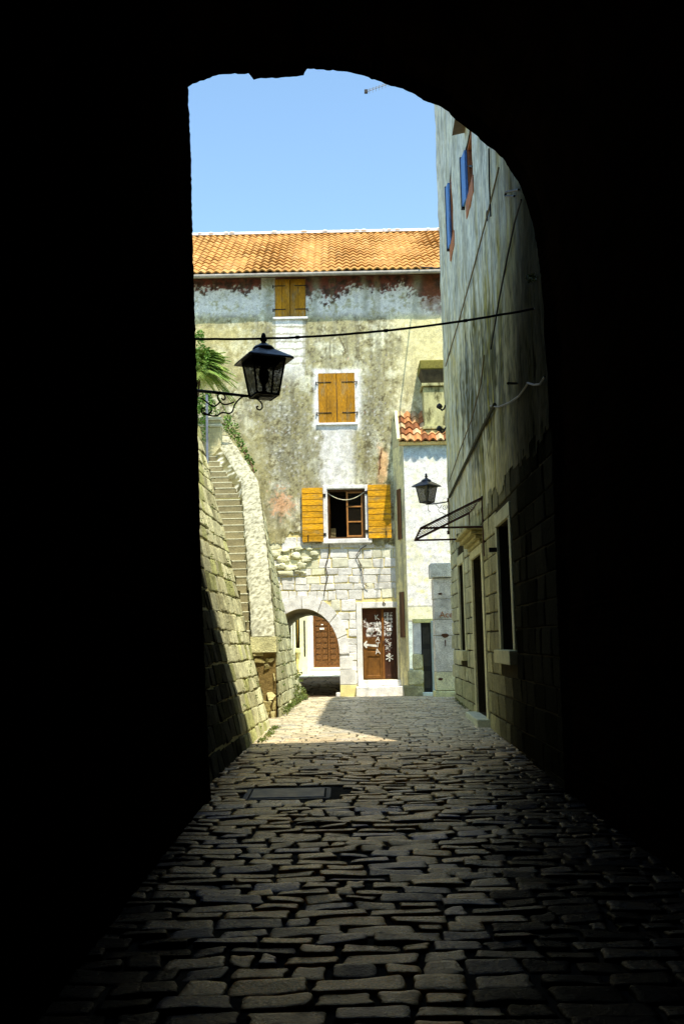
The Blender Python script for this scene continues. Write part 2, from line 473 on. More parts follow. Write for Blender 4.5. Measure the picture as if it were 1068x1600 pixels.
# ================================================================== MAIN HOUSE
D = 27.0
hf = frame((0, D, 0), (1,0,0), (0,0,1))       # facade frame: u = x, v = z
def U(px, py): q = P(px, py, D); return q.x, q.z
def rect(x0, x1, y0, y1):
    a = U(x0, (y0+y1)/2)[0]; b = U(x1, (y0+y1)/2)[0]; c = U((x0+x1)/2, y1)[1]; d = U((x0+x1)/2, y0)[1]
    return (a, b, c, d)
W1 = rect(429.5, 477, 437, 496); W2 = rect(497, 554.5, 584, 661); W3 = rect(511, 570, 764, 842); DR = rect(566, 620, 950, 1062)
AX, AZT = U(472, 951); AR = U(530.5, 1030)[0] - AX; AZS = U(530, 1022)[1]
ARCH = (AX - AR, AX + AR, 0, AZT)
EZ = U(500, 430)[1]; ZM = 3.0
house = thing('stone_house', 'tall weathered plaster house with ochre shutters and arched passage closing the alley', 'house', (0, D, gz(D)))
ZP = 3.55
holes_hi = [W1, W2, W3]
mb = MB()
def facecol(u, v):
    px, py = proj((u, D, v))
    n1 = fb(u*1.3, v*1.3, 3, 5); n2 = fb(u*4.5, v*4.5, 8, 4); n3 = fb(u*14, v*14, 2, 3); nv = fb(u*3.2, v*.5, 11, 4)
    olive = T(146,138,104,.63); light = T(206,200,170,.63); dk = T(84,76,56,.72); cream = T(218,200,152,.75); grey = T(122,118,102,.63); white = T(246,243,222)
    c = mixc(olive, light, ss(-.05, .55, n1*.6 + n2*.35 + .08))
    c = mixc(c, grey, ss(0, .5, nv*.6 + .12)*.65)
    c = mixc(c, T(96,88,66,.72), ss(.12, .5, fb(u*5, v*.45, 61, 4))*.5)
    c = mixc(c, dk, ss(.08, .5, -n2*.55 - n3*.6)*.85)
    c = mixc(c, light, ss(.25, .6, n3*.8 + n1*.3)*.6)
    # grey mottling either side of the middle window
    m1 = math.exp(-((px-445)/45)**2 - ((py-680)/95)**2) + math.exp(-((px-578)/22)**2 - ((py-660)/75)**2)
    c = mixc(c, T(112,108,92,.72), min(1, m1)*ss(-.35, .35, n2 + n1*.4)*.75)
    c = mixc(c, T(62,58,42), min(1, m1)*ss(.08, .42, n3*.7 + n2*.3)*.75)
    c = mixc(c, T(222,220,205), ss(.2, .5, -n3*.7 + n2*.25)*.55*min(1, m1 + .25))
    # cream on the right, ochre at upper left
    c = mixc(c, cream, ss(600, 650, px + 25*n1)*ss(700, 560, py)*.75)
    c = mixc(c, T(176,162,112,.72), ss(420, 370, px + 20*n2)*ss(495, 520, py)*ss(640, 560, py)*.6)
    c = mixc(c, T(156,146,100,.72), ss(430, 400, px)*ss(640, 700, py)*.5)
    # white wash below the middle window and round the openings
    m = ss(494, 506, px + 9*n2)*ss(558, 545, px + 9*n2)*ss(655, 668, py)*ss(800, 740, py)
    c = mixc(c, white, m*(.75 + .4*n2))
    m = ss(486, 493, px + 3*n2)*ss(567, 559, px + 3*n2)*ss(574, 580, py + 3*n2)*ss(676, 666, py)
    c = mixc(c, white, m*.9)
    m = ss(500, 508, px + 3*n2)*ss(582, 574, px)*ss(752 + abs(px-540)*.25, 760 + abs(px-540)*.25, py + 3*n2)
    c = mixc(c, white, m*.9)
    # infill below the top window with courses
    m = ss(425, 430, px)*ss(478, 474, px)*ss(494, 497, py)*ss(610, 560, py)
    cc = mixc(T(236,226,182), white, ss(-.2,.4,n2))
    if py < 575:
        ln = ((py + 1.5*n2) % 11.5); cc = mixc(cc, T(120,112,80), .75*ss(1.6, .6, abs(ln - 5))); 
        if abs(px - 429) < 1.3 or abs(px - 474) < 1.2: cc = mixc(cc, T(120,112,80), .6)
    c = mixc(c, cc, m*.9)
    # shaded top band: pale grey skim with dark red ground coming through under the eaves
    pale = mixc(T(208,206,184), T(150,144,116), ss(.0, .5, n2*.6 + n3*.5))
    t = ss(500, 486, py + 3*n1); c = mixc(c, pale, t*.85)
    rt = 455 + 14*n1 + 9*n2 + 12*n3 + 14*ss(600, 690, px) + 12*ss(560, 520, px)*ss(470, 480, px) - 4
    rm = ss(rt + 4, rt - 3, py)
    if 408 < px < 430: rm *= .25
    red = mixc(T(92,36,20), T(44,22,14), ss(-.3, .4, n2))
    c = mixc(c, red, rm*.95)
    c = mixc(c, T(92,55,35), ss(652, 668, px + 8*n2)*ss(500, 480, py)*.75*ss(-.3,.2,n1+.3))
    for (sx, w) in ((420, 8), (493, 6), (570, 5), (650, 7)):
        c = mixc(c, T(120,118,98), math.exp(-((px - sx + 5*n1)/w)**2)*ss(510, 490, py)*.6)
    # brick showing through
    m = math.exp(-((px-440)/22)**2 - ((py-788)/24)**2)
    c = mixc(c, T(196,140,108), ss(.25, .7, m + n3*.5 + n2*.3 - .15)*.6)
    m = math.exp(-((px-598)/10)**2 - ((py-725)/34)**2)
    c = mixc(c, T(206,150,110), ss(.3, .8, m + n2*.3)*.7)
    d = abs(px - (596 - (py-700)*.12 + 2*n2))
    if 700 < py < 742: c = mixc(c, T(70,40,25), ss(1.8, .4, d))
    d = abs(px - (531 + (py-530)*.45)); 
    if 526 < py < 548: c = mixc(c, T(50,40,30), ss(1.6, .4, d))
    c = mixc(c, mulc(olive, .8), ss(.35, .8, nv)*.35)
    c = mixc(c, T(150,140,95), ss(800, 850, py)*ss(470, 420, px)*.5)
    return c
def plkeep(u, v):
    if any(a < u < b and c < v < d for (a,b,c,d) in holes_hi): return False
    px, py = proj((u, D, v))
    lim = 848 + 7*nz(px*.07, 3) + 4*nz(px*.25, 8) + (18*ss(418, 412, px)) - 16*ss(444, 452, px)*ss(475, 468, px) + (4 if px > 505 else 0)
    if px > 606: lim += 2
    return py < lim
grid(mb, hf, -4.7, 3.3, 3.9, EZ, .028, facecol, plkeep, hf=lambda u, v: .03 + .012*fb(u*1.5, v*1.5, 4, 3))
mb.build('plaster', PLAST, house, smooth=True, label='patchy olive and cream plaster of the upper storeys')

mb = MB()        # bedding wall behind the stones, with openings and arch
jc = T(196,176,125)
bholes = [W1, W2, W3, DR, ARCH]
sheet(mb, hf, -9, 5.5, 0, EZ + .1, bholes, jc, depth=.32)
N_ = 24
arcpts = [(AX + AR*math.cos(math.pi*k/N_), AZS + (AZT-AZS)*math.sin(math.pi*k/N_)) for k in range(N_+1)]
for (a, b) in zip(arcpts, arcpts[1:]):
    corner_ = (AX + AR, AZT) if (a[0]+b[0])/2 > AX else (AX - AR, AZT)
    mb.poly([hf(*a), hf(*corner_), hf(*b)], jc)
    mb.poly([hf(*a), hf(*b), hf(*b, -6.9), hf(*a, -6.9)], T(150,140,110))
for (x, s) in ((AX-AR, 1), (AX+AR, -1)):
    mb.poly([(x, D, 0), (x, D+6.9, 0), (x, D+6.9, AZS), (x, D, AZS)], T(170,160,120))
mb.poly([(-9,D,0),(-9,D,EZ),(-9,D+6.9,EZ),(-9,D+6.9,0)], jc); mb.poly([(5.5,D,0),(5.5,D+6.9,0),(5.5,D+6.9,EZ),(5.5,D,EZ)], jc)
bk = frame((0, D+6.9, 0), (1,0,0), (0,0,1))
sheet(mb, bk, -9, 5.5, 0, EZ, [(AX-AR, AX+AR, 0, AZT)], jc, depth=.01)
mb.build('wall', STONE, house)

mb = MB()
dx0 = U(420, 860)[0]
def mcol(u, v):
    px, py = proj((u, D, v))
    c = mixc(T(244,239,212), T(232,224,186), rnd(0, 1))
    if random.random() < .06: c = T(224,211,172)
    if py < 905 and px < 505 and random.random() < .4: c = T(208,199,162)
    return mulc(c, rnd(.82, 1.06))
def inarch(u, v):
    r = 1.22
    if v < AZS: return abs(u - AX) < AR + .02
    return ((u-AX)/(AR*r))**2 + ((v-AZS)/((AZT-AZS)*r))**2 < 1
DRF = (DR[0]-.14, DR[1]+.1, DR[2]-.32, DR[3]+.16)
courses(mb, hf, -2.6, 2.1, 0.05, 4.5, (.17,.32), (.22,.52), .011, .024, mcol, holes=[DRF, (W3[0]-.1, W3[1]+.1, W3[2]-.1, W3[3])], corner=.07, jit=.016, tilt=.003, wob=.045, limit=lambda u, v: not inarch(u, v), seed=5)
mb.build('stonework', STONE, house, smooth=False, label='sun bleached coursed stone of the ground floor')
mb = MB()        # rubble patch upper left of arch
for (px, py, w, h) in ((428,868,14,9),(443,873,20,10),(462,868,16,10),(478,874,18,9),(436,884,22,9),(455,888,22,7),(472,884,16,8),(490,866,14,10),(448,858,15,8),(466,856,14,7),(483,858,12,6),(446,896,24,6),(470,895,18,6)):
    u, v = U(px, py); w /= 57.; h /= 57.
    stone(mb, hf, u-w/2, u+w/2, v-h/2, v+h/2, .085, mulc(T(228,214,160), rnd(.8,1.1)), corner=.4, jit=.03, tilt=.02, seg=3)
mb.build('rubble', STONE, house, smooth=True, label='bulging rubble stones where the plaster has fallen')
mb = MB()        # voussoirs + jamb stones
a0 = 0.
while a0 < math.pi:
    da = rnd(.32, .5)
    if a0 + da > math.pi - .15: da = math.pi - a0
    def vf(u, v, h=0):
        s_ = 1 + v
        return hf(AX + AR*s_*math.cos(u), AZS + (AZT-AZS)*s_*math.sin(u) + (0), h)
    nsub = 6; c = mulc(T(228,222,188), rnd(.9,1.04))
    t1 = .27*rnd(.95,1.1)
    for k in range(nsub):
        aa, bb = a0 + .008 + (da-.016)*k/nsub, a0 + .008 + (da-.016)*(k+1)/nsub
        mb.poly([vf(aa,0,.05), vf(aa,t1,.05), vf(bb,t1,.05), vf(bb,0,.05)], c)
        mb.poly([vf(aa,0,-.3), vf(aa,0,.05), vf(bb,0,.05), vf(bb,0,-.3)], c)
        mb.poly([vf(aa,t1,.05), vf(aa,t1,-.01), vf(bb,t1,-.01), vf(bb,t1,.05)], mulc(c,.7))
    for aa in (a0+.008, a0+da-.008): mb.poly([vf(aa,0,-.1), vf(aa,t1,-.1), vf(aa,t1,.05), vf(aa,0,.05)], mulc(c,.6))
    a0 += da
v = .1
while v < AZS - .1:
    h = rnd(.28,.42); h = min(h, AZS - v)
    c = mulc(T(236,226,186), rnd(.85,1.05)) if v > .3 else T(196,182,130)
    w = rnd(.3,.5)
    fbox(mb, hf, AX+AR, AX+AR+w, v+.006, v+h-.006, -.3, .045, c); fbox(mb, hf, AX-AR-w, AX-AR, v+.006, v+h-.006, -.3, .045, c)
    v += h
mb.build('archway', STONE, house, bevel=.008, label='arched passage mouth with grey stone ring')

# cracks and climbing wires on the stonework
mb = MB()
def pxtube(mbx, pts, r, Y=D, off=.06, n=6):
    mbx.tube([P(p[0], p[1], Y - off) for p in pts], r, n)
pxtube(mb, [(514,850),(513,868),(508,885),(512,900),(508,915),(506,931)], .014)
pxtube(mb, [(572,852),(563,858),(556,868),(561,878),(565,885)], .012); pxtube(mb, [(561,877),(565,893),(568,912),(575,917)], .010)
mb.build('crack', material('crack_shadow', base=(.05,.035,.02), rough=.95), house)

def hinge(parent, fr, u0, u1, v, h):
    m_ = MB(); fbox(m_, fr, u0, u1, v-.016, v+.016, h, h+.012)
    fbox(m_, fr, (u0 if u0 < u1 else u1) - .0, (u0+ .001), v-.03, v+.03, h, h+.02)
    m_.build('hinge', IRON, parent)

def closed_shutters(r, name):
    a, b, c, d = r; w = thing_part(name, house)
    m_ = MB(); fbox(m_, hf, a-.05, b+.05, c-.07, c-.003, -.2, .075); m_.build('sill', MORTAR, w, bevel=.01)
    m_ = MB(); fbox(m_, hf, a, b, c, d, -.25, -.2); m_.build('backing', INNER, w)
    mid = (a+b)/2
    for (p, q, s) in ((a+.004, mid-.006, 1), (mid+.006, b-.004, -1)):
        m_ = MB(); k = 2; ww = (q-p)/k
        for i in range(k):
            cc = mulc(T(205,138,26), rnd(.8,1.1))
            fbox(m_, hf, p+ww*i+.003, p+ww*(i+1)-.003, c+.005, d-.005, -.03, .045, cc)
        sh = m_.build('shutter', WOODY, w, bevel=.004)
        for vv in (c + (d-c)*.2, c + (d-c)*.82):
            m_ = MB()
            if s > 0: fbox(m_, hf, p-.035, p+.32*(q-p)*2*.8, vv-.016, vv+.016, .046, .06); fbox(m_, hf, p-.06, p-.03, vv-.05, vv+.03, .03, .075)
            else: fbox(m_, hf, q-.32*(q-p)*2*.8, q+.035, vv-.016, vv+.016, .046, .06); fbox(m_, hf, q+.03, q+.06, vv-.05, vv+.03, .03, .075)
            m_.build('hinge', IRON, sh)
    return w
def thing_part(name, parent, loc=None):
    return MBempty(name, parent)
def MBempty(name, parent):
    # a part group is a real mesh: a thin reveal frame is added by the caller
    o = bpy.data.objects.new(name, bpy.data.meshes.new(name)); COL.objects.link(o); o.parent = parent; o.matrix_parent_inverse = MPI(parent)
    return o
def window_part(fr, r, m, parent, t=.04, h0=-.25, h1=-.02, name='window'):
    a, b, c, d = r; m_ = MB()
    fbox(m_, fr, a+.002, a+t, c+.002, d-.002, h0, h1); fbox(m_, fr, b-t, b-.002, c+.002, d-.002, h0, h1)
    fbox(m_, fr, a+t, b-t, d-t, d-.002, h0, h1-.002); fbox(m_, fr, a+t, b-t, c+.002, c+t, h0, h1-.002)
    return m_.build(name, m, parent)
def closed_window(r, lab):
    a, b, c, d = r
    w = window_part(hf, r, WOODB, house); w['label'] = lab
    m_ = MB(); fbox(m_, hf, a-.06, b+.06, c-.07, c-.003, -.05, .085); m_.build('sill', MORTAR, w, bevel=.012)
    m_ = MB(); fbox(m_, hf, a+.04, b-.04, c+.04, d-.04, -.24, -.2); m_.build('pane', GLASSW, w)
    mid = (a+b)/2
    for (p, q, s) in ((a+.004, mid-.006, 1), (mid+.006, b-.004, -1)):
        m_ = MB(); cuts = [0, .46, 1] if s > 0 else [0, .54, 1]
        for i in range(2):
            cc = mulc(T(170,118,22,.85), rnd(.78,1.08))
            fbox(m_, hf, p+(q-p)*cuts[i]+.003, p+(q-p)*cuts[i+1]-.003, c+.005, d-.005, 0, .05, cc)
        for vv in (c + (d-c)*.2, c + (d-c)*.82):
            L_ = (q-p)*.72
            if s > 0: fbox(m_, hf, p-.03, p+L_, vv-.014, vv+.014, .051, .062, (.02,.015,.012)); fbox(m_, hf, p-.07, p-.04, vv-.06, vv+.02, .03, .08, (.02,.015,.012))
            else: fbox(m_, hf, q-L_, q+.03, vv-.014, vv+.014, .051, .062, (.02,.015,.012)); fbox(m_, hf, q+.04, q+.07, vv-.06, vv+.02, .03, .08, (.02,.015,.012))
        m_.build('shutter', WOODY, w, bevel=.003)
    return w
closed_window(W1, 'small ochre shuttered window tight under the eaves')
closed_window(W2, 'middle window with both ochre shutters closed')

# open window
a, b, c, d = W3
w = window_part(hf, (a, b, c, d), WOODB, house, t=.055, h0=-.2, h1=-.04); w['label'] = 'open lower window with slatted shutters thrown back'
m_ = MB(); fbox(m_, hf, a+.0, b-.0, c, d, -1.2, -1.15); fbox(m_, hf, a+.02, a+.04, c+.05, d, -1.1, -.3); m_.build('room', INNER, w)
m_ = MB()
fbox(m_, hf, a-.11, a-.003, c-.02, d+.1, -.1, .07); fbox(m_, hf, b+.003, b+.11, c-.02, d+.1, -.1, .07); fbox(m_, hf, a, b, d+.003, d+.1, -.1, .07)
m_.build('surround', MORTAR, w, bevel=.01)
m_ = MB(); fbox(m_, hf, a-.15, b+.17, c-.13, c-.004, -.1, .12); m_.build('sill', MORTAR, w, bevel=.015)
mid = (a+b)/2 + .01
m_ = MB(); SM = material('sash_wood', base=T(160,108,58,.8), rough=.5, ns=8, stretch=(1,1,.3))
def sash(m_, fr, p, q, c, d, t=.045, bars=2, h0=-.14, h1=-.09):
    fbox(m_, fr, p, p+t, c, d, h0, h1); fbox(m_, fr, q-t, q, c, d, h0, h1); fbox(m_, fr, p+t, q-t, c, c+t, h0, h1-.002); fbox(m_, fr, p+t, q-t, d-t, d, h0, h1-.002)
    for k in range(bars):
        v = c + (d-c)*(k+1)/(bars+1); fbox(m_, fr, p+t, q-t, v-.018, v+.018, h0, h1-.003)
sash(m_, hf, mid, b-.057, c+.06, d-.06)
s_ = m_.build('sash', SM, w, bevel=.004)
m_ = MB(); fbox(m_, hf, mid+.04, b-.1, c+.1, d-.1, -.125, -.115); m_.build('pane', GLASSW, s_)
lf = frame(hf(a+.06, 0, -.12), (.25,1,0), (0,0,1))
m_ = MB(); sash(m_, lf, 0, mid-a-.08, c+.06, d-.06); s_ = m_.build('sash', SM, w)
m_ = MB(); fbox(m_, hf, a+.08, a+.22, c+.06, c+.34, -.5, -.4); m_.build('curtain', material('dim_curtain', base=(.25,.2,.1), rough=.9), w)
m_ = MB(); pts = []
for k in range(13):
    t = k/12; pts.append(hf(a+.02 + (b-a-.04)*t, d - .1 - .2*(1-(2*t-1)**2), -.02))
m_.tube(pts, .011, 6); m_.build('cord', CORD, w)
for (x0, x1, y0, y1, s) in ((472, 504.5, 763, 848, -1), (574.5, 610, 758, 842, 1)):
    ra = rect(x0, x1, y0, y1); p, q, cc0, dd0 = ra
    m_ = MB(); n = 9; hh = (dd0-cc0)/n
    for i in range(n):
        c3 = mulc(T(216,156,28,.85), rnd(.78,1.1))
        fbox(m_, hf, p, q, cc0+hh*i+.008, cc0+hh*(i+1)-.008, .12, .145, c3)
    fbox(m_, hf, p+.01, q-.01, cc0+.01, dd0-.01, .10, .118, T(120,70,15))
    for t in (.12, .88): fbox(m_, hf, p+(q-p)*t-.02, p+(q-p)*t+.02, cc0, dd0, .075, .099, T(150,100,20))
    sh = m_.build('shutter', WOODH, w, bevel=.003)
    for t in (.14, .86):
        v = cc0 + (dd0-cc0)*t; m_ = MB()
        if s < 0: fbox(m_, hf, q-.01, q+.08, v-.04, v+.04, .06, .09)
        else: fbox(m_, hf, p-.08, p+.01, v-.04, v+.04, .06, .09)
        m_.build('hinge', IRON, sh)
    m_ = MB(); uu = p + (q-p)*(.28 if s < 0 else .78); fbox(m_, hf, uu-.012, uu+.012, cc0+.03, cc0+.2, .146, .16); m_.build('latch', IRON, sh)

# door
a, b, c, d = DR
dpart = window_part(hf, (a, b, c, d), WOODB, house, t=.03, h0=-.3, h1=-.06, name='door'); dpart['label'] = 'brown double door with peeling white paint and graffiti'
m_ = MB(); fbox(m_, hf, a-.15, a-.003, c, d+.16, -.1, .055); fbox(m_, hf, b+.003, b+.1, c, d+.16, -.1, .055); fbox(m_, hf, a, b, d+.003, d+.16, -.1, .05)
m_.build('surround', material('door_stone', base=T(240,232,200), rough=.9, ns=5, namt=.15, bs=18, bump=.7), dpart, bevel=.012)
mid = a + (b-a)*.60
def dcol(u, v, leftleaf):
    px, py = proj((u, D, v)); n2 = fb(u*9, v*9, 4, 3); n3 = nz(u*30, v*30, 9)
    br = T(94,60,20) if leftleaf else T(56,32,20)
    if leftleaf: br = mixc(T(68,36,18), br, ss(985, 1010, py + 10*n2))
    c_ = mulc(br, 1 + .25*n2)
    wh = 0
    if leftleaf and 972 < py < 1003 and 572 < px < 596: wh = ss(-.25, .15, n2 + .6*n3 + (.1 if px < 584 else 0)) * ss(996+5*n2, 988, 990 if py < 994 else py)
    if leftleaf and 966 < py < 980 and 567 < px < 571: wh = ss(0,.2,n3)
    if (not leftleaf) and 600 < px < 613 and 957 < py < 994: wh = ss(-.15,.15, n3 + .5*n2 + (.2*math.sin(px*1.3) + .2*math.sin(py*1.1)))
    if (not leftleaf) and 601 < px < 612 and 998 < py < 1018: wh = ss(.25,.4, n3)
    return mixc(c_, T(232,232,222), wh)
for (p, q, ll_) in ((a+.03, mid-.003, True), (mid+.003, b-.03, False)):
    m_ = MB(); f2 = frame(hf(0,0,-.11), (1,0,0), (0,0,1))
    grid(m_, f2, p, q, c+.02, d-.03, .017, lambda u, v, l=ll_: dcol(u, v, l), hf=lambda u, v, p=p, q=q: (.0 if (p+.09 < u < q-.09 and (c+.12 < v < c+.62 or c+.75 < v < c+1.25 or c+1.36 < v < d-.16)) else .022))
    lf_ = m_.build('leaf', DOORM, dpart)
m_ = MB(); fbox(m_, hf, mid-.03, mid+.03, c+.02, d-.035, -.085, -.06, T(104,64,24)); m_.build('cover_strip', DOORM, dpart, bevel=.004)
m_ = MB(); fbox(m_, hf, mid-.0, mid+.02, c+.95, c+1.03, -.06, -.03); m_.build('handle', IRON, dpart)
g = 0
for (ch, px, py, sz) in (('K',585.5,968,.17),('H',588,977,.14),('O',588.5,985,.13),('Q',588.5,992,.13),('A',586,1002,.16),('T',587,1011,.16),('A',586.5,1022,.19),('*',602,1042,.45),('+',603.5,1028,.2),('K',602.5,1004,.13),('Y',606,1011,.15),('X',603,1015,.1)):
    u, v = U(px, py); text(ch, WHITEP, hf, u, v, sz*1.1, 'graffiti', dpart, h=-.07, weight=.006, shear=rnd(-.2,.2))
m_ = MB()
u0, v0 = U(566.5, 1007); u1, v1 = U(572, 1001); u2, v2 = U(572, 1013)
h_ = -.064
m_.poly([hf(u0,v0,h_), hf(u2,v2,h_), hf(u2+.03,v2+.03,h_), hf(u0+.08,v0,h_), hf(u1+.03,v1-.02,h_), hf(u1,v1,h_)])
m_.poly([hf(u0+.07,v0-.035,h_+.001), hf(*U(589,1011),h_+.001), hf(*U(588,1007.5),h_+.001), hf(u0+.07,v0+.02,h_+.001)])
m_.build('painted_arrow', WHITEP, dpart)
m_ = MB(); sm_ = T(236,228,196)
fbox(m_, hf, a-.2, b+.14, gz(26.5)-.1, c-.003-.16, -.1, .42, sm_); m_.build('step', STONE, house, bevel=.02)
m_ = MB(); fbox(m_, hf, a-.15, b+.12, c-.155, c-.003, -.1, .2, sm_); m_.build('threshold', STONE, house, bevel=.02)
u, v = U(596.5, 946); text('6', DARKP, hf, u, v, .2, 'house_number', house, h=.06, weight=0)

# roof
def tile_roof(mbx, o, u, dn, width, length, per, trow, colf, amp=.055, lift=.035, sub=6):
    o = Vector(o); u = Vector(u).normalized(); dn = Vector(dn).normalized(); n = u.cross(-dn).normalized()
    if n.z < 0: n = -n
    ncol = int(width/per); rows = int(round(length/trow))
    for r in range(rows):
        for cidx in range(ncol):
            base = colf(r, cidx); jl = rnd(-.02,.02); ja = rnd(-.008,.008) + .05*nz(cidx*.17, r*.25, 7)
            if random.random() < .012: jl += .05; base = mulc(base, .8)
            ring0 = []; ring1 = []; ring2 = []
            for k in range(sub+1):
                t = k/sub; uu = (cidx + t)*per
                prof_ = amp*(math.cos((t-.5)*2*math.pi)*.5 + .5)**.8
                s0 = r*trow - .02; s1 = (r+1)*trow + .03 + jl
                ring0.append(mbx.vert(o + u*uu + dn*s0 + n*(prof_), mulc(base, .8)))
                ring1.append(mbx.vert(o + u*uu + dn*s1 + n*(prof_ + lift + ja), base))
                ring2.append(mbx.vert(o + u*uu + dn*(s1-.002) + n*(prof_ + ja - .01), mulc(base, .45)))
            for k in range(sub):
                mbx.face(ring0[k], ring1[k], ring1[k+1], ring0[k+1]); mbx.face(ring1[k], ring2[k], ring2[k+1], ring1[k+1])
e0 = P(500, 424, D-.44); Ye = D - .44
ridge = P(500, 366, D+4.2)
dn = Vector((0, Ye - (D+4.2), e0.z - ridge.z)); L_ = dn.length
dz_per_x = 0
mb = MB()
def rcol(r, c_):
    k = rnd(.86, 1.1); q = T(230,168,92,1.32)
    if random.random() < .12: q = T(218,154,80,1.32)
    if random.random() < .1: q = T(236,180,108,1.32)
    if c_ < 19 and r < 4 and random.random() < .6: q = T(232,208,168,1.3)
    return mulc(q, k)
tile_roof(mb, (-9, D+4.2, ridge.z), (1,0,0), dn, 14.5, L_, .213, L_/14.0, rcol)
rf = mb.build('roof', TILE, house, smooth=False, label='orange clay tile roof')
mb = MB(); x = -9
while x < 5.4:
    l = rnd(.36,.42); mb.tube([(x, D+4.25, ridge.z+.0), (x+l, D+4.25, ridge.z+.012)], [.085,.1], 10, mulc(T(240,178,100,.95), rnd(.85,1.1))); x += l - .03
mb.build('ridge_tiles', TILE, rf)
mb = MB(); fbox(mb, frame((-9, D+4.1, ridge.z-.04), (1,0,0), (0,0,1)), 0, 14.4, 0, .085, -.1, .12)
x = -9
while x < 5.3:
    if random.random() < .75: 
        s_ = rnd(.06,.14); mb.lathe([(.01,0),(s_,.02),(s_*.8,.05),(.01,.07)], 7, (x, D+4.05, ridge.z+.0))
    x += rnd(.12,.3)
mb.build('ridge_mortar', MORTAR, rf)
mb = MB(); mb.poly([(-9, D+4.2, ridge.z-.02), (5.5, D+4.2, ridge.z-.02), (5.5, D+7.2, EZ), (-9, D+7.2, EZ)]); mb.poly([(-9,Ye+.03,e0.z-.03),(5.5,Ye+.03,e0.z-.03),(5.5,D+4.2,ridge.z-.05),(-9,D+4.2,ridge.z-.05)])
mb.poly([(-9,D,EZ),(-9,D+4.2,ridge.z-.03),(-9,D+7,EZ)]); mb.poly([(5.5,D,EZ),(5.5,D+7,EZ),(5.5,D+4.2,ridge.z-.03)])
mb.build('roof_deck', WOODB, rf)
mb = MB(); mb.tube([(-9, Ye-.02, e0.z-.09), (5.5, Ye-.02, e0.z-.07)], .055, 10); mb.build('gutter', GUTTER, rf)
mb = MB(); fbox(mb, hf, -9, 5.5, EZ-.06, EZ+.02, -.0, .3); mb.build('eaves_board', WOODB, rf)
mb = MB(); mb.tube([P(655,417,D-.5), P(706,421,21.05)], .018, 6); tag(mb.build('stay_wire', CABLE), 'thin dark rod running from the roof edge to the right-hand wall corner', 'rod')

# ================================================================== SIDE BUILDING with small tiled roof
YS = 26.2
sideb = thing('side_building', 'narrow bright rendered building beside the door with small tiled roof and chimney', 'building', (P(660,1080,YS).x, YS, gz(YS)))
xc = P(640, 1060, YS).x; x0s = P(621, 1040, D).x
f_face = frame((xc, YS, 0), (1,0,0), (0,0,1)); zt = P(660, 693, YS).z
mb = MB()
def scol(u, v):
    px, py = proj((xc+u, YS, v)); n1 = fb(u*2, v*2, 3); n2 = fb(u*7, v*7, 5)
    c_ = mixc(T(246,241,216), T(225,213,172), ss(.0,.6,n1 + .5*n2))
    c_ = mixc(c_, T(214,196,140), ss(.25,.5,n2*.7+.3*nz(u*3, v*14, 4))*ss(800,850,py)*.8)
    c_ = mixc(c_, T(150,164,176), ss(722, 712, py + 6*n2)*.9)  # eave shadow of the small roof, painted as a blue-grey band
    c_ = mixc(c_, T(216,200,158), ss(946,950,py)*ss(972,968,py)*.8)
    c_ = mixc(c_, T(165,185,180), ss(968,976,py)*.6)  # neighbouring building's shadow on the foot of the face, painted in
    if 946 < py < 948.5 or 970 < py < 972.5: c_ = mulc(c_, .5)
    return c_
grid(mb, f_face, 0, 2.6, 0, zt, .035, scol, hf=lambda u, v: .008*fb(u*2.5, v*4, 7, 4) + .003*nz(u*6, v*9, 2))
mb.build('front_wall', PLAST, sideb, smooth=True)
sv = Vector((xc - x0s, YS - D, 0)); f_side = frame((x0s, D, 0), sv, (0,0,1)); SL = sv.length
mb = MB()
ztop = P(615, 645, D).z
def s2col(u, v):
    n1 = fb(u*3, v*.8, 13); n2 = fb(u*9, v*4, 5)
    return mixc(mixc(T(196,184,140), T(150,146,122), ss(-.2,.5,n1)), T(226,216,178), ss(SL-.1, SL, u)*.8 + .2*n2)
grid(mb, f_side, 0, SL, 0, zt+.0, .04, s2col, hf=lambda u, v: .004*nz(u*5, v*5))
mb.poly([f_side(0,zt,0), f_side(SL,zt,0), f_side(0,ztop-.05,0)], T(170,160,125))
mb.poly([(xc+2.6, YS, 0), (xc+2.6, D, 0), (xc+2.6, D, ztop), (xc+2.6, YS, zt)], T(170,160,125))
mb.build('side_wall', PLAST, sideb)
for (ya, yb, t0, t1, nm) in ((765, 843, .45, .7, 'shutter'), (925, 996, .42, .72, 'shutter')):
    va = P(629, ya, 26.6).z; vb = P(629, yb, 26.6).z
    m_ = MB(); fbox(m_, f_side, SL*t0, SL*t1, vb, va, .0, .05)
    sh = m_.build(nm, material('red_brown_board', base=(.10,.05,.025), rough=.7), sideb, bevel=.005, label='narrow red-brown board shutter on the oblique side wall')
tl = P(617, 645, D).x; el = P(626.5, 689, YS-.16)
mb = MB(); o_ = Vector((el.x - .02, D+.0, P(640, 645, D).z)); dnv = Vector((0, el.y - D, el.z - o_.z))
def rc2(r, c_):
    q = random.choice([T(206,142,92,1.), T(186,116,72,1.), T(216,166,118,1.), T(214,184,144,1.), T(140,88,56,1.)]); return mulc(q, rnd(.8,1.1))
tile_roof(mb, (el.x-.06, D+.03, o_.z), (1,0,0), dnv, 2.9, dnv.length, .2, dnv.length/5.0, rc2, amp=.075, lift=.05, sub=8)
r2 = mb.build('roof', TILE, sideb, label='small steep roof of curved reddish tiles')
mb = MB(); fbox(mb, f_face, -.12, 2.6, zt-.05, zt+.04, 0.001, .12, T(190,165,110)); mb.build('cornice', STONE, r2, bevel=.01)
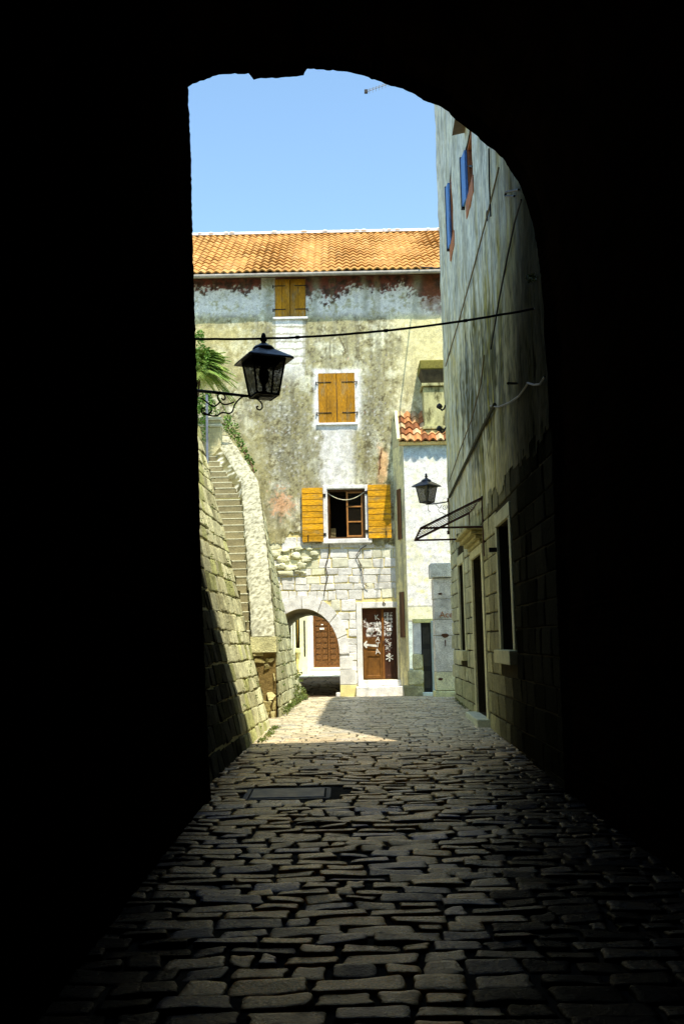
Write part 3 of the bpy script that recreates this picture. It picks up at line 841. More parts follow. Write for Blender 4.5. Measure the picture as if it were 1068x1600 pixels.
mb = MB(); mb.poly([(el.x-.06, D-.01, o_.z-.02), (el.x+2.8, D-.01, o_.z-.02), (el.x+2.8, el.y+.05, el.z-.02), (el.x-.06, el.y+.05, el.z-.02)]); mb.build('roof_deck', WOODB, r2)
mb = MB(); mb.tube([(el.x-.07, D+.0, o_.z+.03), (el.x-.07, el.y, el.z+.03)], .05, 8); mb.build('verge_mortar', material('verge', base=T(220,200,150), rough=.95), r2)
# chimney
YC = 26.25
def cb(x0, x1, y0, y1, dp0, dp1, m, name, par, bv=.01):
    A = P(x0, y1, YC); B = P(x1, y0, YC); m_ = MB(); m_.box((A.x, YC - dp0, A.z), (B.x, YC + dp1, B.z)); return m_.build(name, m, par, bevel=bv)
ch = cb(663, 722, 604, 668, .0, .6, CHIM, 'chimney', sideb)
cb(658, 728, 598, 604, .07, .67, CHIM, 'band', ch)
A = P(664, 598, YC); B = P(722, 575, YC); m_ = MB()
x0_, x1_ = A.x, B.x
q0 = [(x0_,YC,A.z),(x1_,YC,A.z),(x1_,YC+.6,A.z),(x0_,YC+.6,A.z)]; q1 = [(x0_-.13,YC-.12,B.z-.05),(x1_+.13,YC-.12,B.z-.05),(x1_+.13,YC+.7,B.z-.05),(x0_-.13,YC+.7,B.z-.05)]
i0 = [m_.vert(p) for p in q0]; i1 = [m_.vert(p) for p in q1]
for k in range(4): m_.face(i0[k], i0[(k+1)%4], i1[(k+1)%4], i1[k])
m_.build('flare', material('sooty_render', base=(.07,.06,.035), rough=.95, ns=6, namt=.5), ch)
cb(655, 729, 563, 579, .14, .72, MOSSY, 'cap', ch, .03)
cb(660, 724, 665, 671, .06, .6, CHIM, 'ledge', ch)
m_ = MB(); cb(664, 722, 671, 684, .02, .5, CHIM, 'base', ch)

# doorway beside the pillar and low mossy wall
YD = 25.4
ga = thing('gate_doorway', 'low mossy stone doorway with dark door between side building and pillar', 'doorway', (P(660,1080,YD).x, YD, gz(YD)))
fd = frame((0, YD, 0), (1,0,0), (0,0,1))
def U2(px, py, Y): q = P(px, py, Y); return q.x, q.z
xa = U2(645,1030,YD)[0]; xb = U2(661,1030,YD)[0]; xd = U2(676,1030,YD)[0]; zdt = U2(665,973,YD)[1]; zj = U2(650,1022,YD)[1]
mb = MB()
def gcol(u, v): return mulc(mixc(T(150,144,116,.34), T(100,96,70,.34), rnd(0,1)), rnd(.7,1.1))
courses(mb, fd, xa, xb, gz(YD)-.05, zj, (.3,.5), (.3,.5), .01, .05, gcol, jit=.02, corner=.15)
fbox(mb, fd, xa+.02, xb-.01, gz(YD)-.05, zj-.02, -.35, .02, T(100,95,60,.3))
mb.build('jamb', STONEW, ga)
mb = MB(); fbox(mb, fd, xa+.02, xb-.04, zj, zdt+.05, -.3, -.02, T(175,190,185,.5)); fbox(mb, fd, xd-.03, xd+.1, gz(YD), zdt+.05, -.3, .02, T(120,130,130,.4)); fbox(mb, fd, xa+.02, xd+.1, zdt+.002, zdt+.1, -.3, .015, T(200,180,120,.5))
mb.build('surround', STONE, ga, bevel=.01)
mb = MB(); fbox(mb, fd, xb-.04, xd-.03, gz(YD)+.1, zdt, -.2, -.1)
gd = mb.build('door', DARKDOOR, ga)
mb = MB()
for k in range(3): fbox(mb, fd, xb+.0, xd-.06, gz(YD)+.2+k*.55, gz(YD)+.62+k*.55, -.101, -.09)
mb.build('panel', material('dark_panel', base=(.05,.05,.045), rough=.45), gd)
mb = MB(); fbox(mb, fd, xb-.05, xd+.05, gz(YD)-.02, gz(YD)+.1, -.3, .2, T(150,160,150,.4)); mb.build('step', STONE, ga, bevel=.02)

# stone pillar
YPl = 23.4
pil = thing('stone_pillar', 'square grey stone gate pillar with cap and reddish scrawl beside the wall corner', 'pillar', (P(692,1085,YPl).x, YPl, gz(YPl)))
fp = frame((0, YPl, 0), (1,0,0), (0,0,1))
xl_, xr_ = U2(679, 990, YPl)[0], U2(722, 990, YPl)[0]
mb = MB(); ed = [1079, 1050, 993, 968, 936, 903]
PC = T(185,190,170,.36)
for (y1_, y0_) in zip(ed, ed[1:]):
    A = U2(690, y1_, YPl)[1]; B = U2(690, y0_, YPl)[1]
    fbox(mb, fp, xl_+rnd(-.006,.006), xr_, A+.005, B-.005, -.55, rnd(-.004,.006), mulc(PC, rnd(.85,1.1)) if y1_ != 1079 else T(158,154,128,.36))
fbox(mb, fp, xl_+.01, xr_-.01, gz(YPl), U2(690,904,YPl)[1], -.54, -.012, T(90,85,60,.4))
mb.build('shaft', STONEW, pil, bevel=.012)
mb = MB(); fbox(mb, fp, xl_-.06, xr_+.06, U2(690,902,YPl)[1], U2(690,880,YPl)[1], -.6, .07, T(150,165,165,.36)); mb.build('cap', STONEW, pil, bevel=.02)
mb = MB(); fbox(mb, fp, xl_-.04, xr_+.04, gz(YPl)-.06, U2(690,1080,YPl)[1], -.58, .1, T(150,150,120,.36)); mb.build('base', STONEW, pil, bevel=.02)
u, v = U2(686, 965, YPl); text('Ace', REDP, fp, u, v, .2, 'graffiti', pil, h=.02, weight=.006)
mb = MB()
for (px, py, s_) in ((695, 993, .075), (688, 1061, .05), (687, 928, .04)):
    u, v = U2(px, py, YPl); mb.poly([fp(u+s_*1.2*rnd(.7,1.2)*math.cos(k*.6), v+s_*rnd(.7,1.1)*math.sin(k*.6)*.7, .012+.0001*k) for k in range(10)])
u, v = U2(695, 1000, YPl); mb.poly([fp(u-.012,v-.15,.012), fp(u+.008,v-.15,.012), fp(u+.015,v,.012), fp(u-.015,v,.012)])
mb.build('rust_stain', material('rust_mark', base=(.09,.04,.02), rough=.9), pil)

# ================================================================== RIGHT BUILDING
HR = 13.7; HL = 7.2; YB = 11.0
rb = thing('tall_building', 'tall streaked grey-green plaster building forming the shaded right side of the alley', 'building', (XF, 16, gz(16)))
wu = Vector((XN - XF, YN - YF, 0)); WL = wu.length
fw = frame((XF, YF, 0), wu, (0,0,1))            # u from far corner towards the camera
def WP(px, py, h=0):
    q = onplane(px, py, fw.o + fw.n*h, fw.n); dlt = q - fw.o
    return dlt.dot(fw.u), q.z
def wrect(x0, x1, ytop, ybot):                  # x0 far edge, x1 near edge
    u0 = WP(x0, (ytop+ybot)/2)[0]; u1 = WP(x1, (ytop+ybot)/2)[0]
    um = (x0+x1)/2
    return (u0, u1, WP(um, ybot)[1], WP(um, ytop)[1])
WA = wrect(782, 801, 812, 1015); WBw = wrect(719.5, 727, 880, 1016); DO = wrect(743, 758, 866, 1112)
DO = (DO[0], DO[1], gz(16)+.12, DO[3])
ZS = 3.62
u1a, zz = WP(705, 262); 
WU1 = wrect(704, 709.5, 262, 380); WU2 = wrect(730, 740, 205, 300)
mb = MB()
def rcolr(u, v):
    q = fw(u, v); px, py = proj(q)
    n1 = fb(u*.8, v*.35, 21, 5); nv = fb(u*3.0 + .25*nz(u, v*.8), v*.55, 5, 5); nv2 = fb(u*8 + .5*nz(u*.7, v*.9, 3), v*1.3, 15, 5); n3 = fb(u*6, v*6, 2, 3)
    grey = T(200,200,190,.8); yel = T(190,174,118,.8); dg = T(72,72,34,1.)
    near = ss(735, 830, px)
    c_ = mixc(grey, yel, ss(.0, .8, near*.7 + ss(300, 620, py)*.55 + nv*.4))
    c_ = mixc(c_, T(225,220,170,.85), ss(.15,.6,nv2)*.3)
    fine_ = fb(u*12, v*3., 33, 4); big = fb(u*.9, v*.8, 41, 4)
    streak = ss(.05, .42, nv2*.6 + nv*.6) * ss(330, 520, py + 60*n1) * ss(705, 740, px)
    blob = math.exp(-((px-768)/30)**2 - ((py-590)/120)**2) + .8*math.exp(-((px-745)/14)**2 - ((py-690)/60)**2) + .7*math.exp(-((px-728)/12)**2 - ((py-620)/70)**2)
    c_ = mixc(c_, dg, min(1, streak*.8))
    c_ = mixc(c_, mulc(dg, .55), ss(.32, .8, blob + nv*.5 + n3*.35 + fine_*.3)*.85)
    c_ = mixc(c_, T(215,196,80,.85), ss(.25,.6, nv + .3*fine_)*ss(730,780,px)*ss(300,420,py)*.5)
    c_ = mixc(c_, T(95,104,104,.85), ss(.15, .5, -nv2 + .4*fine_)*.5)
    c_ = mixc(c_, T(215,222,222,.85), ss(.1, .5, fine_)*.35*ss(790,700,px))
    c_ = mixc(c_, T(122,120,104,.85), ss(.15, .5, big)*.4)
    c_ = mixc(c_, T(50,56,34,.85), ss(.3, .6, n3*.5 - fine_*.6)*.5)
    c_ = mulc(c_, 1 - .95*ss(752, 828, px + 12*n1))  # shade beside the arch painted in as a fade to black
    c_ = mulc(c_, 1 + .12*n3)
    return c_
def rkeep(u, v):
    if any(a < u < b and c < v < d for (a,b,c,d) in (WU1, WU2)): return False
    return v > ZS + .14*fb(u*1.2, 3, 1, 3) + .03*nz(u*9, 2)
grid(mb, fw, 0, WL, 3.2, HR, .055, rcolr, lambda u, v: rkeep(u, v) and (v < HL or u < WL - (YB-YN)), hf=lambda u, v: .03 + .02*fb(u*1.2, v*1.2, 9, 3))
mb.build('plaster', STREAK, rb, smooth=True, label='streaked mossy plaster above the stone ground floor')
mb = MB()
sc_ = T(110,100,75,.75)
UB = WL - (YB - YN)
sheet(mb, fw, 0, WL, -.1, HL, [WA, WBw, DO], mulc(sc_, .2), depth=.4)  # joint backing darkened to go with the painted shade by the arch
sheet(mb, fw, 0, UB, HL, HR, [WU1, WU2], sc_, depth=.3)
# far end, top, near step, back
B0 = fw(0,0,-6); 
mb.poly([fw(0,-.1,0), fw(0,HR,0), fw(0,HR,-6), fw(0,-.1,-6)], T(190,180,140)); mb.poly([fw(UB,HL,0), fw(UB,HL,-6), fw(UB,HR,-6), fw(UB,HR,0)], sc_)
mb.poly([fw(0,-.1,-6), fw(0,HR,-6), fw(UB,HR,-6), fw(UB,-.1,-6)], sc_)
mb.build('wall', STONEW, rb)
mb = MB(); ia = [mb.vert(fw(u_, h_, w_), T(200,130,80)) for (u_, h_, w_) in ((0,HR,.03),(UB,HR,.03),(UB,HR+.3,-3),(0,HR+.3,-3),(UB,HR,-6),(0,HR,-6))]; mb.face(0,1,2,3); mb.face(3,2,4,5); mb.build('roof', TILE, rb); mb = MB()
mb.poly([fw(UB,HL,.02), fw(WL,HL,.02), fw(WL,HL,-6), fw(UB,HL,-6)], T(200,130,80)); mb.build('lean_to_roof', TILE, rb)
mb = MB()
def rs_col(u, v):
    px, py = proj(fw(u, v))
    c_ = mixc(T(178,168,124,.72), T(132,124,88,.72), rnd(0,1))
    c_ = mixc(c_, T(190,190,165,.72), ss(760,710,px)*.5)
    c_ = mulc(c_, rnd(.8,1.12)*(1 - .97*ss(745, 815, px)))  # blocks fade to black near the arch, shade put into their colour
    if v < .9 and px < 790: c_ = mixc(c_, T(120,122,72,.72), .4*ss(800,700,px))
    return c_
fr_holes = [(WA[0]-.18, WA[1]+.18, WA[2]-.2, WA[3]+.22), (WBw[0]-.16, WBw[1]+.16, WBw[2]-.2, WBw[3]+.2), (DO[0]-.24, DO[1]+.22, DO[2]-.3, DO[3]+.3)]
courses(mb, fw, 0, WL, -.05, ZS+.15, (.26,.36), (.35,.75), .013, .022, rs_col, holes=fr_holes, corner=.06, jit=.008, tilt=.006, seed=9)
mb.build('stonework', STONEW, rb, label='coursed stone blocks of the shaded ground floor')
def surround(r, nm, sill, w=.16, dk=1., lintel=.18, name='window', inner=True):
    a, b, c, d = r
    wn = window_part(fw, r, WOODB, rb, t=.03, h0=-.38, h1=-.3, name=name); wn['label'] = nm
    cc = mulc(T(188,180,140,.72), dk); m_ = MB()
    fbox(m_, fw, a-w, a-.002, c, d, -.05, .035, cc); fbox(m_, fw, b+.002, b+w, c, d, -.05, .035, mulc(cc,1.1)); fbox(m_, fw, a-w, b+w, d+.002, d+lintel, -.05, .04, cc)
    m_.build('surround', STONE, wn, bevel=.008)
    if sill:
        m_ = MB(); fbox(m_, fw, a-w-.02, b+w+.02, c-.18, c-.002, -.05, .11, mulc(cc,1.1)); m_.build('sill', STONE, wn, bevel=.01)
    m_ = MB(); fbox(m_, fw, a+.03, b-.03, c+.0, d-.03, -.36, -.34); m_.build('pane' if sill else 'leaf', GLASSW if sill else WOODB, wn)
    return wn
surround(WA, 'tall dark recessed window nearest the passage mouth', True, dk=.8)
surround(WBw, 'narrow recessed window near the far corner', True)
dn_ = surround(DO, 'street door deep in its stone frame under the iron canopy', False, w=.2, name='door', lintel=.14)
m_ = MB(); fbox(m_, fw, DO[0]-.25, DO[1]+.22, gz(16)-.1, DO[2]-.002, -.4, .2, T(190,190,165,.72)); m_.build('step', STONE, dn_, bevel=.02)
m_ = MB()     # moulded cornice over the door
for k, (h0, pr) in enumerate(((.145,.07),(.21,.13),(.275,.2),(.34,.27))):
    fbox(m_, fw, DO[0]-.2-pr*.4, DO[1]+.18+pr*.4, DO[3]+h0, DO[3]+h0+.062, -.02, pr, mulc(T(170,158,110,.72), .8+.05*k))
m_.build('cornice', STONE, dn_, bevel=.015)
# iron pin on the near window
m_ = MB(); q = WP(779, 859); fbox(m_, fw, q[0]-.03, q[0]+.03, q[1]-.03, q[1]+.03, .02, .14); m_.build('shutter_pin', IRON, rb)

# upper windows with blue shutters
for (r, lab) in ((WU1, 'upper window with blue shutter nearest the far corner'), (WU2, 'upper window with blue shutter below the small hood')):
    a, b, c, d = r
    wn = window_part(fw, r, ORANGEW, rb, t=.05, h0=-.25, h1=.0); wn['label'] = lab
    m_ = MB(); fbox(m_, fw, a+.05, b-.05, c+.05, d-.05, -.2, -.17); m_.build('pane', GLASSW, wn)
    # far leaf swung half open, near leaf folded back against the wall
    hx = frame(fw(a, 0, .03), (fw.u*-.99 + fw.n*.1), (0,0,1))
    m_ = MB(); wd = (b-a)*.42
    fbox(m_, hx, 0, wd, c+.02, d-.02, -.02, .02); sh = m_.build('shutter', BLUE, wn)
    m_ = MB(); fbox(m_, hx, wd-.03, wd+.015, c-.02, d+.02, -.03, .03); fbox(m_, hx, 0, wd, c+.25, c+.3, .021, .035); m_.build('edge_bar', IRON, sh)
    m_ = MB(); fbox(m_, fw, a-.1, b+.1, c-.3, c-.02, .0, .05); m_.build('sill_board', ORANGEW, wn, bevel=.01)
# small hood
a, b, c, d = WU2
A = WP(711, 205); m_ = MB()
hu0, hz0 = WP(722, 214); hu1 = b + .6
pts = [fw(a-.02, d+.3, .0), fw(b+.3, d+.3, 0), fw(b+.3, d+.25, .24), fw(a-.02, d+.25, .24), fw(a-.02, d+.6, .0), fw(b+.3, d+.6, 0)]
m_.poly([pts[4], pts[5], pts[2], pts[3]]); m_.poly([pts[0], pts[3], pts[2], pts[1]]); m_.poly([pts[0], pts[4], pts[3]]); m_.poly([pts[1], pts[2], pts[5]])
m_.build('window_hood', material('hood_boards', base=(.16,.11,.06), rough=.8, ns=6), rb)

def wtube(pts, r, h=.06, n=6, mbx=None):
    m_ = mbx or MB(); m_.tube([fw(*WP(p[0], p[1]), h) for p in pts], r, n); return m_
# clothes line bracket
m_ = MB(); q0 = P(688, 258, 20.2); u_, v_ = WP(736, 260)
m_.tube([q0, fw(u_, v_, -.02)], .02, 8); m_.tube([P(706.5,249,19.2), P(706.5,268,19.2)], .02, 6); 
m_.tube([P(693.5,259,20.1), P(692,276,20.1)], .012, 5)
tag(m_.build('clothes_line_bracket', IRON), 'thin black iron rod sticking out from the upper right wall by the blue shutters', 'bracket')
for (pts, r, m, lab, nm) in (
    ([(786,262),(768,335),(745,420),(722,500),(700,572)], .012, CABLEY, 'long thin yellowed cable slanting down the upper right wall', 'cable'),
    ([(822,312),(812,345),(800,400),(786,470),(773,545)], .012, CABLE, 'dark cable slanting down the wall close to the arch edge', 'cable'),
    ([(762,555),(757,600),(742,655),(722,706),(706,752)], .010, CABLEY, 'thin cable running down the mossy middle of the right wall', 'cable'),
    ([(779,632),(762,664),(742,704),(722,744),(706,777)], .028, material('mossy_cable', base=(.035,.035,.015), rough=.9, ns=30, namt=.5), 'thick mossy cable running diagonally to the far lantern mount', 'cable'),
    ([(772,634),(785,636),(803,629),(818,619),(828,606),(833,598)], .012, CABLEW, 'pale cable looping up the dark wall near the arch', 'cable'),
    ([(832,598),(842,601),(852,600),(860,588)], .011, CABLEW, 'short white cable end hooked beside the arch edge', 'cable'),
    ([(770,232),(771,290),(773,338)], .012, CABLE, 'short dark cable hanging straight down under the arch edge', 'cable')):
    tag(wtube(pts, r).build(nm, m), lab, 'cable')
m_ = MB(); q = WP(767, 337); pts = [fw(q[0] + .07*math.cos(t*.6)*(1-t*.03), q[1] + .07*math.sin(t*.6), .06) for t in range(12)]; m_.tube(pts, .008, 5); tag(m_.build('wall_ring', IRON), 'small iron ring on the right wall below the hanging cable', 'ring')
m_ = MB(); m_.tube([fw(*WP(818, 296), .06), fw(*WP(806,300), .12), fw(*WP(805,306), .12), fw(*WP(814,306), .08)], .014, 6); tag(m_.build('wall_hook', IRON), 'curved black hook on the right wall at the arch edge', 'hook')
m_ = MB(); m_.tube([fw(*WP(809,599), .02), fw(*WP(829,598), .25)], .016, 6); tag(m_.build('iron_peg', IRON), 'short black peg in the dark wall beside the pale cable', 'peg')
# iron hooks seen against chimney
for (px, py, lab) in ((690, 636, 'upper black scroll hook sticking out past the wall corner before the chimney'), (690, 671, 'lower black scroll hook sticking out past the wall corner at roof height')):
    m_ = MB(); Y = 20.8
    pts = [P(px+10, py-3, Y), P(px+5, py-2, Y), P(px+3, py+3, Y), P(px, py+5, Y), P(px-3, py+2, Y), P(px-4, py-1, Y)]
    m_.tube(pts, .022, 6); q = P(px-4, py-1, Y); m_.lathe([(.01,-.06),(.06,-.03),(.07,0),(.05,.04),(.01,.07)], 8, q)
    tag(m_.build('wall_hook', IRON), lab, 'hook', 'scroll hooks on the wall corner')

# iron canopy frame
can = thing('canopy_frame', 'bare rusty iron canopy frame with thin rafters above the street door', 'canopy', fw(WP(757,823)[0], 3.5, 0))
un, zn = WP(757, 823); uf, zf = WP(737, 841); zt_ = WP(757, 775)[1]
pn = onplane(657, 823, Vector((0, fw(un,0,0).y, 0)), Vector((0,1,0))); hn = (pn - fw.o).dot(fw.n)
zlow = zn; ztp = zt_
m_ = MB(); bar = .018
T0, T1 = fw(un, ztp, .02), fw(uf, ztp, .02); O0, O1 = fw(un, zlow, hn), fw(uf, zlow, hn); B0_, B1_ = fw(un, zlow, .02), fw(uf, zlow, .02)
for (p, q) in ((T0,O0),(T1,O1),(B0_,O0),(B1_,O1),(T0,T1),(O0,O1)): m_.tube([p, q], bar, 6)
m_.tube([T0 + Vector((0,0,.02)), fw(un, zlow-.45, .02)], bar*1.4, 6); m_.tube([T1, B1_], bar*1.4, 6)
m_.build('frame', RUST, can)
for k in range(1, 6):
    t = k/6; m_ = MB(); m_.tube([T0.lerp(T1, t), O0.lerp(O1, t)], .0055, 5); m_.build('rafter', RUST, can)

# ================================================================== LANTERNS
def lantern_parts(root, base, s, rot):
    # base = centre of the bottom; body widens upwards
    Mx = Matrix.Translation(base) @ Matrix.Rotation(rot, 4, 'Z') @ Matrix.Scale(s, 4)
    hb, ht, H = .112, .165, .36
    cb_ = [Vector((x*hb, y*hb, .0)) for x, y in ((-1,-1),(1,-1),(1,1),(-1,1))]; ct = [Vector((x*ht, y*ht, H)) for x, y in ((-1,-1),(1,-1),(1,1),(-1,1))]
    m_ = MB()
    for a, b in zip(cb_, ct): m_.tube([Mx@a, Mx@b], .011*s, 6)
    for k in range(4):
        m_.tube([Mx@ct[k], Mx@ct[(k+1)%4]], .012*s, 6); m_.tube([Mx@cb_[k], Mx@cb_[(k+1)%4]], .013*s, 6)
        for t in (.5,):
            pass
    m_.poly([Mx@(p*1.0) for p in cb_][::-1]); 
    z0 = .0
    q = [Vector((x*.06, y*.06, -.025)) for x, y in ((-1,-1),(1,-1),(1,1),(-1,1))]
    for k in range(4): m_.poly([Mx@q[k], Mx@q[(k+1)%4], Mx@cb_[(k+1)%4], Mx@cb_[k]])
    m_.poly([Mx@p for p in q][::-1])
    m_.build('cage', IRON, root)
    for k in range(4):
        m_ = MB(); a, b, c_, d_ = cb_[k], cb_[(k+1)%4], ct[(k+1)%4], ct[k]
        m_.poly([Mx@(p*.985) for p in (a, b, c_, d_)]); m_.build('glass_pane', GLASSL, root)
    m_ = MB()      # hipped roof with curved flare and collar
    rr = [(.235, H-.018), (.228, H+.004), (.165, H+.05), (.10, H+.095), (.07, H+.115)]
    rings = [[m_.vert(Mx@Vector((x*r, y*r, z))) for x, y in ((-1,-1),(0,-1),(1,-1),(1,0),(1,1),(0,1),(-1,1),(-1,0))] for r, z in [(.16,H-.0)] + rr]
    for a, b in zip(rings, rings[1:]):
        for k in range(8): m_.face(a[k], a[(k+1)%8], b[(k+1)%8], b[k])
    m_.face(*rings[-1])
    rf_ = m_.build('roof', LROOF, root, bevel=.004)
    m_ = MB()
    n = 16
    def ring(pr):
        rs_ = [[m_.vert(Mx@Vector((r*math.cos(2*math.pi*k/n), r*math.sin(2*math.pi*k/n), z))) for k in range(n)] for r, z in pr]
        for a, b in zip(rs_, rs_[1:]):
            for k in range(n): m_.face(a[k], a[(k+1)%n], b[(k+1)%n], b[k])
        m_.face(*rs_[0][::-1]); m_.face(*rs_[-1])
    ring([(.085,H+.085),(.108,H+.10),(.112,H+.118),(.095,H+.14),(.055,H+.158),(.035,H+.175)])
    m_.build('collar', LROOF, rf_, smooth=True)
    m_ = MB(); ring([(.034,H+.17),(.02,H+.19),(.034,H+.205),(.036,H+.215),(.022,H+.225),(.026,H+.245),(.018,H+.275),(.004,H+.285)]); m_.build('finial', IRON, rf_, smooth=True)
    m_ = MB(); ring([(.045,.0),(.045,.03),(.02,.05),(.02,.12),(.04,.14),(.055,.2),(.045,.26),(.02,.3),(.01,.31)]); m_.build('lamp_fitting', IRON, root, smooth=True)
    return Mx

def spiral(cx, cy, r0, r1, a0, a1, n=16):
    return [(cx + (r0+(r1-r0)*k/n)*math.cos(R(a0+(a1-a0)*k/n)), cy + (r0+(r1-r0)*k/n)*math.sin(R(a0+(a1-a0)*k/n))) for k in range(n+1)]
def smoothpts(pts, n=4):
    out = []
    for i in range(len(pts)-1):
        p0 = pts[max(0,i-1)]; p1 = pts[i]; p2 = pts[i+1]; p3 = pts[min(len(pts)-1,i+2)]
        for k in range(n):
            t = k/n
            out.append(tuple(.5*((2*p1[j]) + (-p0[j]+p2[j])*t + (2*p0[j]-5*p1[j]+4*p2[j]-p3[j])*t*t + (-p0[j]+3*p1[j]-3*p2[j]+p3[j])*t**3) for j in (0,1)))
    out.append(pts[-1]); return out
YL = 9.95
l1 = thing('street_lantern', 'large black four-sided iron lantern on a scrolled bracket from the left jamb', 'lantern', P(303, 611, YL), 'wall lanterns')
lb = P(412.5, 619, YL)
lantern_parts(l1, lb, 1.04, R(24))
m_ = MB(); m_.tube([P(296, 609.5, 9.6), P(330,612.5,YL), P(388,619,YL)], [.017,.017,.015], 8)
br = m_.build('bracket_arm', IRON, l1)
for pts in ([(384,619),(377,621),(370,628),(366,634),(363,643),(358,646),(352,645),(346,645),(340,649),(333,650),(325,648),(318,644)],
            [(366,628),(358,631),(350,632),(344,628),(340,622),(341,617),(345,615),(350,617),(352,622),(349,625),(346,622)],
            [(376,621),(386,618.5),(396,620),(404,625),(409,631),(409.5,637),(406,640.5),(402,639),(401,635.5),(404,635)],
            [(344,628),(337,634),(331,634),(325,630),(320,626),(314,622)],
            [(332,640),(327,646),(321,648),(316,645),(315,640),(318,637),(321,640)]):
    m_ = MB(); m_.tube([P(x, y, YL+.0) for x, y in smoothpts(pts)], .0085, 6); m_.build('scroll', IRON, l1)

YL2 = 20.8
l2 = thing('street_lantern', 'smaller-looking far lantern with clear glass on bracket at the right wall corner', 'lantern', P(700, 800, YL2), 'wall lanterns')
lantern_parts(l2, P(666.5, 785, YL2), .92*1.05, R(47))
m_ = MB(); m_.tube([P(665,788,YL2), P(680,787,YL2), P(699,784,YL2)], .014, 6); m_.build('bracket_arm', IRON, l2)
m_ = MB(); m_.tube([P(700,780,YL2), P(700,833,YL2)], .014, 6); m_.tube([P(705.5,780,YL2), P(705.5,833,YL2)], .014, 6)
for yy in (781, 832): q = P(702.5, yy, YL2); m_.box((q.x-.06, q.y-.04, q.z-.035), (q.x+.08, q.y+.04, q.z+.035))
m_.build('mounting_frame', RUST, l2)
for pts in (spiral(694, 792.5, 4.6, .8, -60, 480), [(690,789),(686,794),(683,791),(680,788)], [(684,795),(686,800),(690,801),(696,805),(700,806)], [(669,789),(668,794),(669,798),(672,799)]):
    m_ = MB(); m_.tube([P(x, y, YL2) for x, y in (smoothpts(pts) if len(pts) < 10 else pts)], .006, 5); m_.build('scroll', IRON, l2)
for o_ in list(l2.children): pass

# overhead cable
m_ = MB(); pts = []
A, B = (296, 529), (848, 480)
for k in range(41):
    t = k/40; Yc = 9.75 + (10.0-9.75)*t
    x = A[0]+(B[0]-A[0])*t; y = 529.5 + (-16)*t + (-34)*t*t + 26*t*(1-t) + .8*nz(k*.5, 4)
    pts.append(P(x, y, Yc))
pts[-1] = fw(*WP(848, 481), .01)
m_.tube(pts, .0125, 7); 
for k in (12, 22, 31): m_.tube([pts[k], pts[k].lerp(pts[k+1], .4)], .018, 7)
tag(m_.build('overhead_cable', CABLE), 'thick black cable sagging across the alley behind the near lantern', 'cable')

# ================================================================== LEFT WALLS AND STAIRS
YE = 16.0
fl_o = Vector((xl(9.5), 9.5, 0)); flu = Vector((xl(YE)-xl(9.5), YE-9.5, 0)); FLL = flu.length
BAT = .228
def flf(u, v, h=0):
    t = u/FLL; p = fl_o + flu*t
    bt = BAT*v
    nrm = Vector((1, 0, BAT)).normalized()
    return Vector((p.x - bt, p.y, v)) + nrm*h
def lcol(u, v):
    q = flf(u, v)
    c_ = mixc(T(208,203,163,.85), T(160,154,118,.85), rnd(0,1))
    if random.random() < .2: c_ = mixc(c_, T(150,152,80,.8), .6)
    c_ = mulc(c_, rnd(.8,1.1)); 
    return mulc(c_, 1.2 - 1.15*ss(14.3, 12.8, q.y))  # shadowed stretch darkened in the stone colour, starting at the shadow edge
lw = thing('battered_wall', 'leaning coursed stone retaining wall at the left with the sun shadow edge across it', 'wall', (xl(13), 13, gz(13)))
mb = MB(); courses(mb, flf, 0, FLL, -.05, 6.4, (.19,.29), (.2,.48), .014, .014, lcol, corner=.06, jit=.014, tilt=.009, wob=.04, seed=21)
# end stones turn the corner
v = .2
while v < 6.3:
    h = rnd(.2,.3); q = flf(FLL, v); c_ = mulc(T(185,175,125,.8), rnd(.75,1.1))
    ef = frame((q.x - .02, YE, v), (-1,0,0), (0,0,1)); w_ = .42
    stone(mb, ef, .0, w_, .01, h-.01, .03, c_, corner=.12, jit=.01, tilt=.01, seg=2)
    v += h
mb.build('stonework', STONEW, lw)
mb = MB(); jc2 = T(132,124,84,.85)
for k in range(12):
    v0_, v1_ = -.1 + 6.5*k/12, -.1 + 6.5*(k+1)/12
    mb.poly([flf(0,v0_,-.004), flf(FLL,v0_,-.004), flf(FLL,v1_,-.004), flf(0,v1_,-.004)], jc2)
    a_, b_ = flf(FLL,v0_,-.004), flf(FLL,v1_,-.004)
    mb.poly([a_, Vector((-4.6, YE, v0_)), Vector((-4.6, YE, v1_)), b_], jc2)
mb.poly([flf(0,6.4,0), flf(FLL,6.4,0), Vector((-4.6,YE,6.4)), Vector((-9,9.5,6.4))], jc2)
mb.build('core', STONEW, lw)

